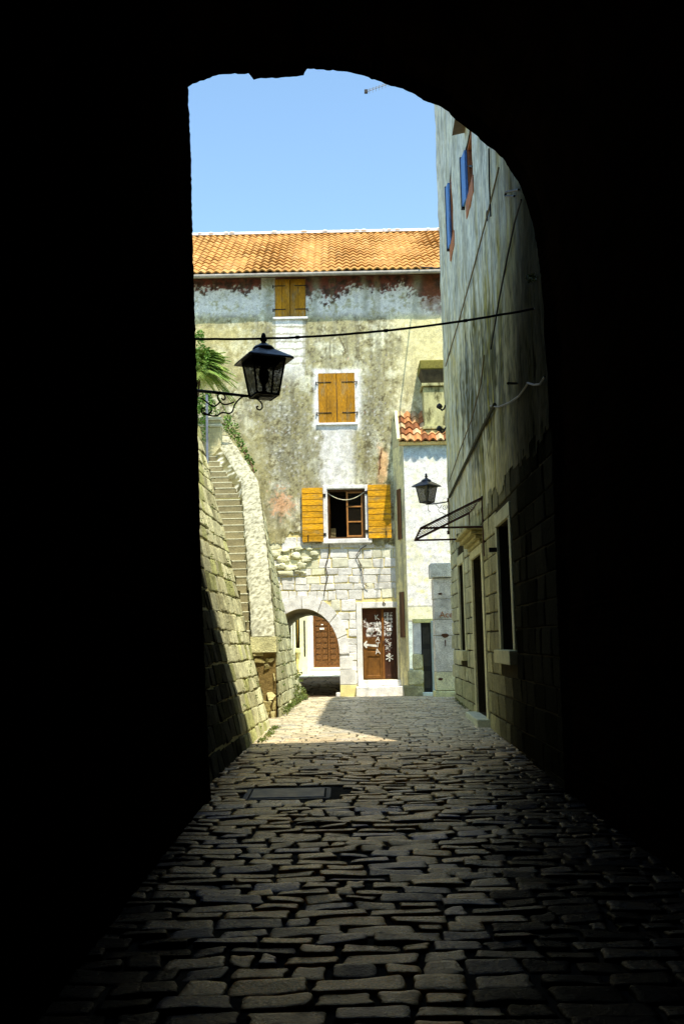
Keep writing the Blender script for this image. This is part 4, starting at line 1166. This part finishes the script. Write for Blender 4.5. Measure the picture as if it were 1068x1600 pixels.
# stairs: climb away from the viewer
def sx(y, side):     # left/right edges of flight at distance y
    t = (y-17.5)/(23.4-17.5)
    xl__ = -2.75 - t*1.0 - max(0, y-23.4)*.5
    pts = [(10,-1.6),(17.5,-1.70),(22.1,-2.26),(23.1,-2.56),(24.3,-3.03),(27,-3.9)]
    for (a, b), (c, d) in zip(pts, pts[1:]):
        if a <= y <= c: xr__ = b + (d-b)*(y-a)/(c-a)
    return xr__ if side > 0 else xl__
st = thing('stone_stairs', 'steep narrow flight of worn stone steps climbing behind the leaning wall', 'stairs', (-2.2, 17.4, gz(17.5)))
n = 33; y0_, z0_ = 15.9, .42
mb = MB(); STP = T(186,180,146,1.1)
rise = .1795; going = .2755
for k in range(n):
    ya = y0_ + going*k + (1.0 if k == 0 else 0)*0; z = z0_ + rise*(k+1)
    if z > 6.35: break
    yb = ya + going
    c_ = mulc(STP, rnd(.85,1.05)); cn = mulc(T(218,212,182,1.1), rnd(.9,1.05)); cd = mulc(T(158,146,112,1.25), rnd(.9,1.1))
    xa0, xa1 = sx(max(ya,17.0), -1), sx(max(ya,17.0), 1)+.06
    # riser, then nosing slab projecting a little
    mb.box((xa0, ya, z-rise-.02), (xa1, yb+.1, z-.026), cd)
    jz = rnd(-.006,.006)
    mb.box((xa0, ya-.006+rnd(-.004,.004), z-.025), (xa1, yb+.1, z+jz), cn)
mb.build('steps', STONE, st, bevel=.008)
ztop_st = z

# parapet with sloping coping
par = thing('stair_parapet', 'rough rendered parapet with pale sloping top between stairs and leaning wall', 'wall', (-1.6, 17.6, gz(17.6)))
def top(y):
    if y <= 23.4: return 1.75 + (5.5-1.75)*(y-17.5)/(5.9)
    return 5.5 + (7.05-5.5)*(y-23.4)/2.1
def px_in(y, py_hint=None):     # inner top edge
    t = max(0, min(1, (y-17.5)/5.9)); 
    if y <= 23.4: return (393 + (376-393)*t) 
    return 376 + (331-376)*(y-23.4)/2.1
def px_out(y):
    t = max(0, min(1, (y-17.5)/5.9))
    if y <= 23.4: return (430 + (403-430)*t)
    return 403 + (358-403)*(y-23.4)/2.1
ysl = [17.5 + .05*k for k in range(161)]
def xin(y):
    px = px_in(y); Z = top(y)
    q = P(px, 800, y); 
    # solve pixel row for height so the edge carries the roll
    for _ in range(3):
        pp = proj((q.x, y, Z)); q = Vector((q.x + (px-pp[0])*y/F, y, Z))
    return q.x
def xout(y):
    px = px_out(y); Z = top(y); q = P(px, 800, y)
    for _ in range(3):
        pp = proj((q.x, y, Z)); q = Vector((q.x + (px-pp[0])*y/F, y, Z))
    return q.x
mb = MB(); NW = 10
def tc_(a, b, s=1.): return mulc(mixc(T(204,199,172,1.25), T(140,134,108,1.25), ss(.0,.6, fb(a*22, b*20, top(b)*22, 4)+.1)), s)
prev = None
for y in ysl:
    xi, xo = xin(y), xout(y); Z = top(y); row = []
    for k in range(NW+1):
        t = k/NW; x = xi + (xo-xi)*t
        zz = Z + .008*nz(x*18, y*18, 1) + .012*nz(x*1.5, y*2, 5) - .04*(abs(2*t-1)**6)
        row.append(mb.vert((x + .02*nz(y*4, k), y, zz), tc_(x, y)))
    if prev:
        for k in range(NW): mb.face(prev[k], prev[k+1], row[k+1], row[k])
    prev = row
mb.build('coping', STONEW, par, smooth=True, label='pale sloping coping')
mb = MB(); prev = None; NH = 44       # inner face (towards the steps), rough and dark, down to the steps
def icol(y, z): 
    n_ = fb(y*4, z*4, 7, 4); return mixc(T(96,90,60,.6), T(220,212,172,.6), ss(.15,.5,n_ + .3*nz(y*14, z*14)))
for y in ysl:
    xi = xin(y); col_ = []
    for k in range(NH+1):
        z = top(y) - 2.3*k/NH
        if k == 0: z -= .01
        col_.append(mb.vert((xi - .42*min(1, (top(y)-z)/.5)*ss(21.8, 24.0, y) + .05*fb(y*3, z*3, 2, 3)*(0 if k == 0 else 1), y, z), icol(y, z)))
    if prev:
        for k in range(NH): mb.face(prev[k], prev[k+1], col_[k+1], col_[k])
    prev = col_
mb.build('inner_face', STONEW, par, smooth=True)
# near end of the parapet: rubble pier with lintel stone
xi, xo = xin(17.5), xout(17.5)
mb = MB(); ef = frame((xi-.0, 17.5, 0), (1,0,0), (0,0,1)); wd = xo - xi
rc_ = lambda: mulc(mixc(T(205,192,140,.8), T(160,145,92,.8), rnd(0,1)), rnd(.8,1.1))
fbox(mb, ef, 0, wd, gz(17.5)-.1, 1.5, -.4, -.03, T(120,100,60,.8))
zz = gz(17.5) - .03
while zz < 1.42:
    h = rnd(.12,.22)
    x = 0
    while x < wd - .04:
        l = rnd(.12,.26); l = min(l, wd - x)
        if random.random() < .85: stone(mb, ef, x+.012, x+l-.012, zz+.012, zz+h-.012, rnd(-.01,.03), rc_(), corner=.18, jit=.03, tilt=.03, seg=3)
        x += l
    zz += h
fbox(mb, ef, -.02, wd+.02, 1.47, 1.74, -.5, .05, T(205,198,150,.8))
mb.build('pier', STONEW, par, bevel=.004)

# outer leaning wall below the parapet
ow = thing('leaning_wall', 'leaning wedge of mossy coursed stone under the parapet beside the arched passage', 'wall', (-1.1, 20, gz(20)))
xb0 = P(437, 1120, 17.6).x; xb1 = P(475, 1096, 22.6).x
YO = 22.6
def owf(u, v, h=0):      # u: 0..1 along, v: 0..1 up
    y = 17.52 + (YO-17.52)*u
    zb = gz(y) - .08; zt_ = top(y) - .02
    xb = xb0 + (xb1-xb0)*u; xt = xout(min(y,23.4)) + .01
    z = zb + (zt_-zb)*v; x = xb + (xt-xb)*(v*1.06 - .06*v*v)
    return Vector((x, y, z)) + Vector((.97,0,.24))*h
mb = MB(); L1 = YO-17.52
# true-size stones: rows in metres
v = gz(20) - .1
rsn = random.Random(4)
while v < 5.3:
    h = rsn.uniform(.2,.3); u = 0
    while u < L1 - .02:
        l = rsn.uniform(.22,.46); l = min(l, L1-u) if u + l < L1 - .2 else L1 - u
        yc = 17.52 + u + l/2
        if v + h*.7 < top(17.52+u) - .0:
            def of2(a, b, hh=0):
                y = min(17.52 + a, 23.3); zb = gz(y)-.08; zt_ = top(y)-.02
                return owf((y-17.52)/L1, (b-zb)/(zt_-zb), hh)
            stone(mb, of2, u+.007, u+l-.007, v+.007, v+h-.007, .016*rsn.uniform(.6,1.3), mulc(mixc(T(206,202,164,.85), T(156,152,116,.85), rsn.random()), rsn.uniform(.82,1.1)), corner=.07, jit=.015, tilt=.009, seg=2)
        u += l
    v += h
mb.build('stonework', STONEW, ow)
mb = MB()
for i in range(12):
    for j in range(8):
        mb.poly([owf(i/12,j/8,-.004), owf((i+1)/12,j/8,-.004), owf((i+1)/12,(j+1)/8,-.004), owf(i/12,(j+1)/8,-.004)], jc2)
for j in range(8):     # far end return
    a_, b_ = owf(1,j/8), owf(1,(j+1)/8); mb.poly([a_, (a_.x-4, a_.y+.6, a_.z), (b_.x-4, b_.y+.6, b_.z), b_], jc2)
mb.build('core', STONEW, ow)
# wall carrying the upper parapet back to the terrace
mb = MB()
for (ya, yb) in ((22.6, 23.4), (23.4, 24.5), (24.5, 25.5)):
    mb.poly([(xout(ya)-.01, ya, 0), (xout(yb)-.01, yb, 0), (xout(yb)-.01, yb, top(yb)-.03), (xout(ya)-.01, ya, top(ya)-.03)], T(165,155,110,.8))
mb.poly([(xout(25.5), 25.5, 0), (-5, 25.5, 0), (-5, 25.5, 7), (xout(25.5), 25.5, 7)], T(165,155,110,.8))
mb.build('back_wall', STONEW, ow)
# terrace behind the stairs
ter = thing('garden_terrace', 'raised stone garden terrace at the head of the stairs behind the parapet', 'terrace', (-6, 23, gz(23)))
mb = MB(); tcx = T(190,180,135,.8)
mb.box((-9, 16.1, 0), (-4.75, 26.8, 5.8), tcx); mb.build('terrace_mass', STONEW, ter)
mb = MB(); ft = frame((0, 24.9, 0), (1,0,0), (0,0,1))
A = U2(322, 669, 24.9); B = U2(345, 653, 24.9)
fbox(mb, ft, A[0]-.6, B[0], A[1]-1.3, A[1]+.02, -.3, 0, T(200,190,150,.8)); fbox(mb, ft, A[0]-.6, B[0]+.02, A[1]+.03, A[1]+.11, -.32, .03, T(235,225,190,.8)); fbox(mb, ft, A[0]-.6, B[0]-.01, A[1]+.12, B[1]-.06, -.3, 0, T(190,180,140,.8)); fbox(mb, ft, A[0]-.6, B[0]+.02, B[1]-.055, B[1]+.02, -.32, .03, T(235,225,190,.8))
mb.build('landing_wall', STONE, ter, bevel=.01)
m_ = MB(); m_.tube([P(324, 732, 22.8), P(323.2, 617, 22.8)], .028, 8)
tag(m_.build('railing_post', POSTM), 'thin blue-grey metal post standing on the stairs at the left edge', 'post')
q = P(324, 732, 22.8)

# ================================================================== PLANTS
def frond(mbx, base, dirv, length, droop, nl=26, wid=.028, ll=.42):
    dirv = Vector(dirv).normalized(); side = dirv.cross(Vector((0,0,1))).normalized(); pts = []
    for k in range(nl+1):
        t = k/nl; p = base + dirv*length*t + Vector((0,0,-droop*t*t*length)); pts.append(p)
    mbx.tube(pts[::3] + [pts[-1]], [.012]*(len(pts[::3])+1), 4)
    for k in range(3, nl+1):
        t = k/nl; tg = (pts[k]-pts[k-1]).normalized(); up = side.cross(tg).normalized()
        L0 = ll*math.sin(min(1, .25 + t*.95)*math.pi)**.6 * rnd(.8,1.1) + .05
        for s in (-1, 1):
            d_ = (side*s*.85 + tg*.75 + up*.22 + Vector((0,0,-.15))).normalized()
            a = pts[k]; b = a + d_*L0*.5 + Vector((0,0,.01)); c_ = a + d_*L0 + Vector((0,0,-.22*L0))
            w_ = tg*wid*.5
            i = [mbx.vert(a-w_), mbx.vert(a+w_), mbx.vert(b+w_*1.1), mbx.vert(b-w_*1.1), mbx.vert(c_)]
            mbx.face(i[0], i[1], i[2], i[3]); mbx.face(i[3], i[2], i[4])
pc = P(302, 578, 24.6)
palm = thing('palm_tree', 'green palm with feathery fronds peeping out behind the left jamb', 'palm', (pc.x, pc.y, 5.8))
m_ = MB(); rings = []
m_.tube([(pc.x + .03*math.sin(k), pc.y, 5.8 + (pc.z-5.8+.1)*k/9) for k in range(10)], [.17,.15,.14,.15,.13,.14,.13,.14,.16,.12], 10); m_.build('trunk', material('palm_trunk', base=(.12,.08,.04), rough=.95, ns=20, bump=.9, bd=.05), palm)
mb = MB()
random.seed(33)
for k in range(44):
    az = rnd(0, 2*math.pi); el_ = rnd(-.25, 1.1)
    frond(mb, pc + Vector((0,0,.05)), (math.cos(az), math.sin(az)*.9, math.tan(el_)*.8), rnd(.8, 1.25), rnd(.25, .7))
for (ax_, ez_) in ((1,.6),(1,.3),(1,0),(.95,.9),(1,-.25),(.7,1.5),(1,.75),(1,.45),(1,.15),(1,-.1),(1,-.35),(.9,1.1),(.8,-.6)):
    frond(mb, pc + Vector((0,-.05,.05)), (ax_, rnd(-.35,.2), ez_), rnd(.95,1.15), rnd(.3,.6))
mb.build('crown', PALM, palm)

def leaves(mbx, c, r, n, size, flat=1.):
    for _ in range(n):
        d_ = Vector((random.gauss(0,1), random.gauss(0,1), random.gauss(0,1)*flat)); d_.normalize()
        p = Vector(c) + Vector((d_.x*r[0], d_.y*r[1], d_.z*r[2]))*rnd(.35,1)**.6
        a = Vector((rnd(-1,1), rnd(-1,1), rnd(-.6,1))).normalized(); b = a.cross(Vector((rnd(-1,1),rnd(-1,1),rnd(-1,1)))).normalized(); s = size*rnd(.6,1.3)
        mbx.poly([p - a*s, p + b*s*.55, p + a*s, p - b*s*.55])
vine = thing('creeping_vine', 'bright green creeper trailing down behind the pale parapet coping', 'plant', P(370, 690, 25.6))
m_ = MB(); vp = [(338,655,25.9),(352,664,25.8),(365,678,25.6),(374,695,25.2),(385,712,24.6),(394,728,24.0),(397,738,23.8)]
m_.tube([P(*p) for p in vp], .02, 5); m_.build('stem', WOODB, vine)
mb = MB()
for (px, py, Y, r, n) in ((352,660,25.8,.16,80),(362,668,25.6,.2,130),(356,652,25.8,.12,50),(368,680,25.4,.15,90),(375,692,25.1,.12,70),(381,704,24.8,.1,45),(387,716,24.4,.1,50),(393,722,24.2,.09,45),(347,668,25.8,.14,60),(397,734,23.9,.06,20),(403,790,23.4,.05,16),(407,812,23.2,.06,18),(340,645,26.0,.1,40)):
    leaves(mb, P(px, py, Y), (r, r*.8, r), n, .038)
mb.build('foliage', LEAF, vine)
m_ = MB(); sh_ = thing('bush', 'small yellow-green bush beside the metal post at the head of the stairs', 'plant', P(315, 690, 24.3))
leaves(m_, P(314, 672, 24.3), (.22,.2,.4), 260, .04); leaves(m_, P(316, 560, 24.0), (.2,.2,.5), 240, .045); leaves(m_, P(321, 632, 24.2), (.26,.2,.33), 520, .04); leaves(m_, P(312, 525, 25.0), (.13,.2,.2), 90, .05)
m_.build('foliage', LEAF, sh_)
m_ = MB(); m_.tube([P(310,720,24.3), P(312,690,24.3), P(314,672,24.3)], .02, 5); m_.build('stem', WOODB, sh_)

# weeds along the wall feet and in the joints: stuff
mb = MB(); random.seed(5)
def weedat(p, n, r, s): leaves(mb, p, (r, r, r*.6), n, s)
for k in range(60):
    y = rnd(13.9, 16.0); weedat((xl(y) + .05 + rnd(-.03,.04), y, gz(y)+.02), 10, .045, .018)
for k in range(50):
    t = rnd(0,1)**.8; y = 17.7 + t*4.9; x = xb0 + (xb1-xb0)*(y-17.52)/(YO-17.52)
    weedat((x+.06, y, gz(y)+.03+rnd(0,.12)), 16, .06, .022)
for k in range(26): weedat(owf(rnd(.55,1), rnd(.02,.16), .05), 26, .08, .024)
for k in range(50): weedat(flf(rnd(4.3, FLL-.05), rnd(.4, 4.6), .035), 9, .05, .016)
for k in range(40): weedat(owf(rnd(0,1), rnd(.05,.95), .035), 8, .05, .018)
for k in range(30): 
    y = rnd(16.5, 20.9); weedat((xr(y)-.05, y, gz(y)+.02), 8, .05, .018)
weedat(fw(*WP(843, 435), .08), 40, .07, .02)
tag(mb.build('weeds', WEED), 'moss and small weeds in joints and along the feet of the walls', 'weeds', kind='stuff')

# ================================================================== BEYOND THE PASSAGE
YB2 = 44.
fb2 = frame((0, YB2, 0), (1,0,0), (0,0,1))
rearb = thing('rear_building', 'pale stone building seen through the arch with a carved double brown door', 'building', (-1, YB2, gz(YB2)))
def R2(x0, x1, y0, y1, Y=YB2):
    a = P(x0,(y0+y1)/2,Y).x; b = P(x1,(y0+y1)/2,Y).x; return (a, b, P(500,y1,Y).z, P(500,y0,Y).z)
RD = R2(489, 540, 945, 1043)
mb = MB(); sheet(mb, fb2, -14, 8, 0, 10, [RD], T(240,234,205,.85), depth=.3); mb.build('wall', STONE, rearb)
mb = MB(); mb.poly([(-14,YB2,10),(8,YB2,10),(8,YB2+4,11.5),(-14,YB2+4,11.5)], T(230,160,90,.85)); mb.build('roof', TILE, rearb)
a, b, c, d = RD
rd = window_part(fb2, RD, material('rear_door_frame', base=T(108,66,28,.9), rough=.6), rearb, t=.08, h0=-.3, h1=-.1, name='door'); rd['label'] = 'carved brown double door with rows of studs'
midr = P(513.5, 1000, YB2).x
CARV = material('carved_wood', base=T(100,62,24,.9), rough=.55, ns=12, namt=.5, bs=20, bump=.8, bd=.03)
for (p, q) in ((a+.08, midr-.03), (midr+.03, b-.08)):
    m_ = MB(); fbox(m_, fb2, p, q, c+.02, d-.08, -.2, -.14); lf_ = m_.build('leaf', CARV, rd)
    m_ = MB(); nc = max(2, int((q-p)/.22)); w_ = (q-p)/nc
    for i in range(nc):
        for j in range(10):
            z = c+.1 + j*.245
            if z + .2 > d - .1: continue
            if j in (0,): continue
            fbox(m_, fb2, p+w_*i+.03, p+w_*(i+1)-.03, z, z+.18, -.14, -.105)
    m_.build('carved_panel', CARV, lf_, bevel=.015)
m_ = MB(); fbox(m_, fb2, midr-.03, midr+.03, c+.02, d-.08, -.17, -.07); m_.build('cover_strip', CARV, rd)
m_ = MB(); n0 = P(500, 982, YB2); fbox(m_, fb2, n0.x-.02, n0.x+.17, n0.z-.05, n0.z+.03, -.1, -.08); m_.build('notice', WHITEP, rd); m_ = MB(); fbox(m_, fb2, n0.x+.04, n0.x+.13, n0.z+.15, n0.z+.19, -.1, -.08); m_.build('notice', WHITEP, rd)
m_ = MB(); s0 = R2(480, 545, 1043.5, 1055); fbox(m_, fb2, s0[0], s0[1], gz(43)-.1, s0[3], 0, .7, T(240,230,195,.85)); m_.build('step', STONE, rearb, bevel=.02)
m_ = MB()
for (x0, x1, cc, hh) in ((482,489,T(240,240,225,.85),.25),(478.5,481.5,T(200,215,200,.85),.16)):
    r_ = R2(x0, x1, 930, 1050); fbox(m_, fb2, r_[0], r_[1], gz(43), r_[3]+1, 0, hh, cc)
m_.build('pilaster', STONE, rearb, bevel=.02)
# left colonnade-like front nearer by
YQ = 40.; fq = frame((0,YQ,0),(1,0,0),(0,0,1))
lq = thing('courtyard_building', 'pale building left of the carved door with doorway columns and a slit window', 'building', (-3, YQ, gz(YQ)))
def R3(x0, x1, y0, y1): return R2(x0, x1, y0, y1, YQ)
o1 = R3(440, 454, 900, 1062); o2 = R3(461, 467.5, 900, 1012); o3 = R3(474.2, 476.8, 969, 1026)
o1 = (o1[0], o1[1], gz(YQ), o1[3]); xe = P(480, 1000, YQ).x
m_ = MB(); sheet(m_, fq, -12, xe, 0, 9.5, [o1, o2, o3], T(232,228,190,.85), depth=.35); m_.poly([(xe,YQ,0),(xe,YQ+4,0),(xe,YQ+4,9.5),(xe,YQ,9.5)], T(225,225,200,.85)); m_.build('wall', STONE, lq)
m_ = MB(); fbox(m_, fq, -12, xe-.05, 0, 9.4, -.8, -.4); m_.build('interior', INNER, lq)
m_ = MB()
for (x0, x1) in ((454.5,457),(458,460.5)): r_ = R3(x0,x1,900,1055); fbox(m_, fq, r_[0], r_[1], gz(YQ), r_[3], 0, .12, T(236,232,205,.85))
m_.build('column', STONE, lq, bevel=.02)
m_ = MB(); r_ = R3(462,469.5,1013,1019); fbox(m_, fq, r_[0], r_[1], r_[2], r_[3], 0, .25, T(235,220,160,.85)); r_ = R3(463.5,466,1019,1052); fbox(m_, fq, r_[0], r_[1], r_[2], r_[3], 0, .15, T(215,190,120,.85)); m_.build('ledge', STONE, lq, bevel=.01)
m_ = MB(); r_ = R3(463, 468, 905, 1010); m_.poly([fq(r_[0],r_[3],.02), fq(r_[1],r_[3],.02), fq(r_[1]-.02,r_[3]-.7,.02), fq(r_[0]+.03,r_[2],.02)]); m_.build('shutter', material('olive_brown_board', base=T(150,120,50,.85), rough=.8), lq)

# ================================================================== ANTENNA
YA = 20.
ant = thing('tv_antenna', 'thin television antenna with square end poking out under the arch into the sky', 'antenna', (P(712,94,YA).x, YA, HR))
m_ = MB(); mq = P(716, 92, YA); m_.tube([(mq.x, YA, HR-.05), (mq.x, YA, mq.z+.25)], .02, 8); m_.build('mast', IRON, ant)
m_ = MB(); m_.tube([P(572,143.5,YA), mq], .007, 6); m_.tube([P(572,141,YA), P(640,118,YA)], .004, 5); m_.build('boom', GUTTER, ant)
m_ = MB()
for k in range(12):
    t = k/12; q = P(577 + 60*t, 142 - 21*t, YA); m_.tube([q + Vector((0,-.1,0)), q + Vector((0,.1,0))], .004, 5); 
    if k % 2: m_.tube([q + Vector((0,0,.05)), q - Vector((0,0,.06))], .003, 4)
m_.build('elements', GUTTER, ant)
m_ = MB(); q = P(571.5, 143, YA); m_.box((q.x-.035,YA-.03,q.z-.035),(q.x+.035,YA+.03,q.z+.035)); m_.build('end_cap', IRON, ant)

# ================================================================== LIGHT, WORLD, CAMERA
sv_ = Vector((.19, -.40, 1)).normalized()
sun = bpy.data.lights.new('sun', 'SUN'); sun.energy = 6.7; sun.angle = R(.53); sun.color = (1, .92, .75)
so = bpy.data.objects.new('sun', sun); COL.objects.link(so); so.location = (5, -10, 30)
so.rotation_euler = sv_.to_track_quat('Z', 'Y').to_euler()
wd_ = bpy.data.worlds.new('World'); S.world = wd_; wd_.use_nodes = True
nt = wd_.node_tree; bg = nt.nodes['Background']; sky = nt.nodes.new('ShaderNodeTexSky'); sky.sky_type = 'NISHITA'; sky.sun_disc = False
sky.sun_elevation = math.asin(sv_.z); sky.sun_rotation = math.atan2(sv_.x, sv_.y); sky.altitude = 0; sky.air_density = 1.0; sky.dust_density = .6; sky.ozone_density = 1.5
mx = nt.nodes.new('ShaderNodeVectorMath'); mx.operation = 'MULTIPLY'; mx.inputs[1].default_value = (1.07, 1.17, 1.10)
nt.links.new(sky.outputs[0], mx.inputs[0]); nt.links.new(mx.outputs[0], bg.inputs[0]); bg.inputs[1].default_value = .28
cam = bpy.data.cameras.new('camera'); co = bpy.data.objects.new('camera', cam); COL.objects.link(co); S.camera = co
cam.sensor_fit = 'VERTICAL'; cam.sensor_height = 36; cam.lens = F/1600*36; cam.clip_end = 5000; cam.clip_start = .05
co.matrix_world = Matrix.Translation(CAM) @ RM.to_4x4()
S.view_settings.view_transform = 'Standard'; S.view_settings.look = 'None'; S.view_settings.exposure = 0; S.view_settings.gamma = 1
S.cycles.max_bounces = 8; S.cycles.diffuse_bounces = 5
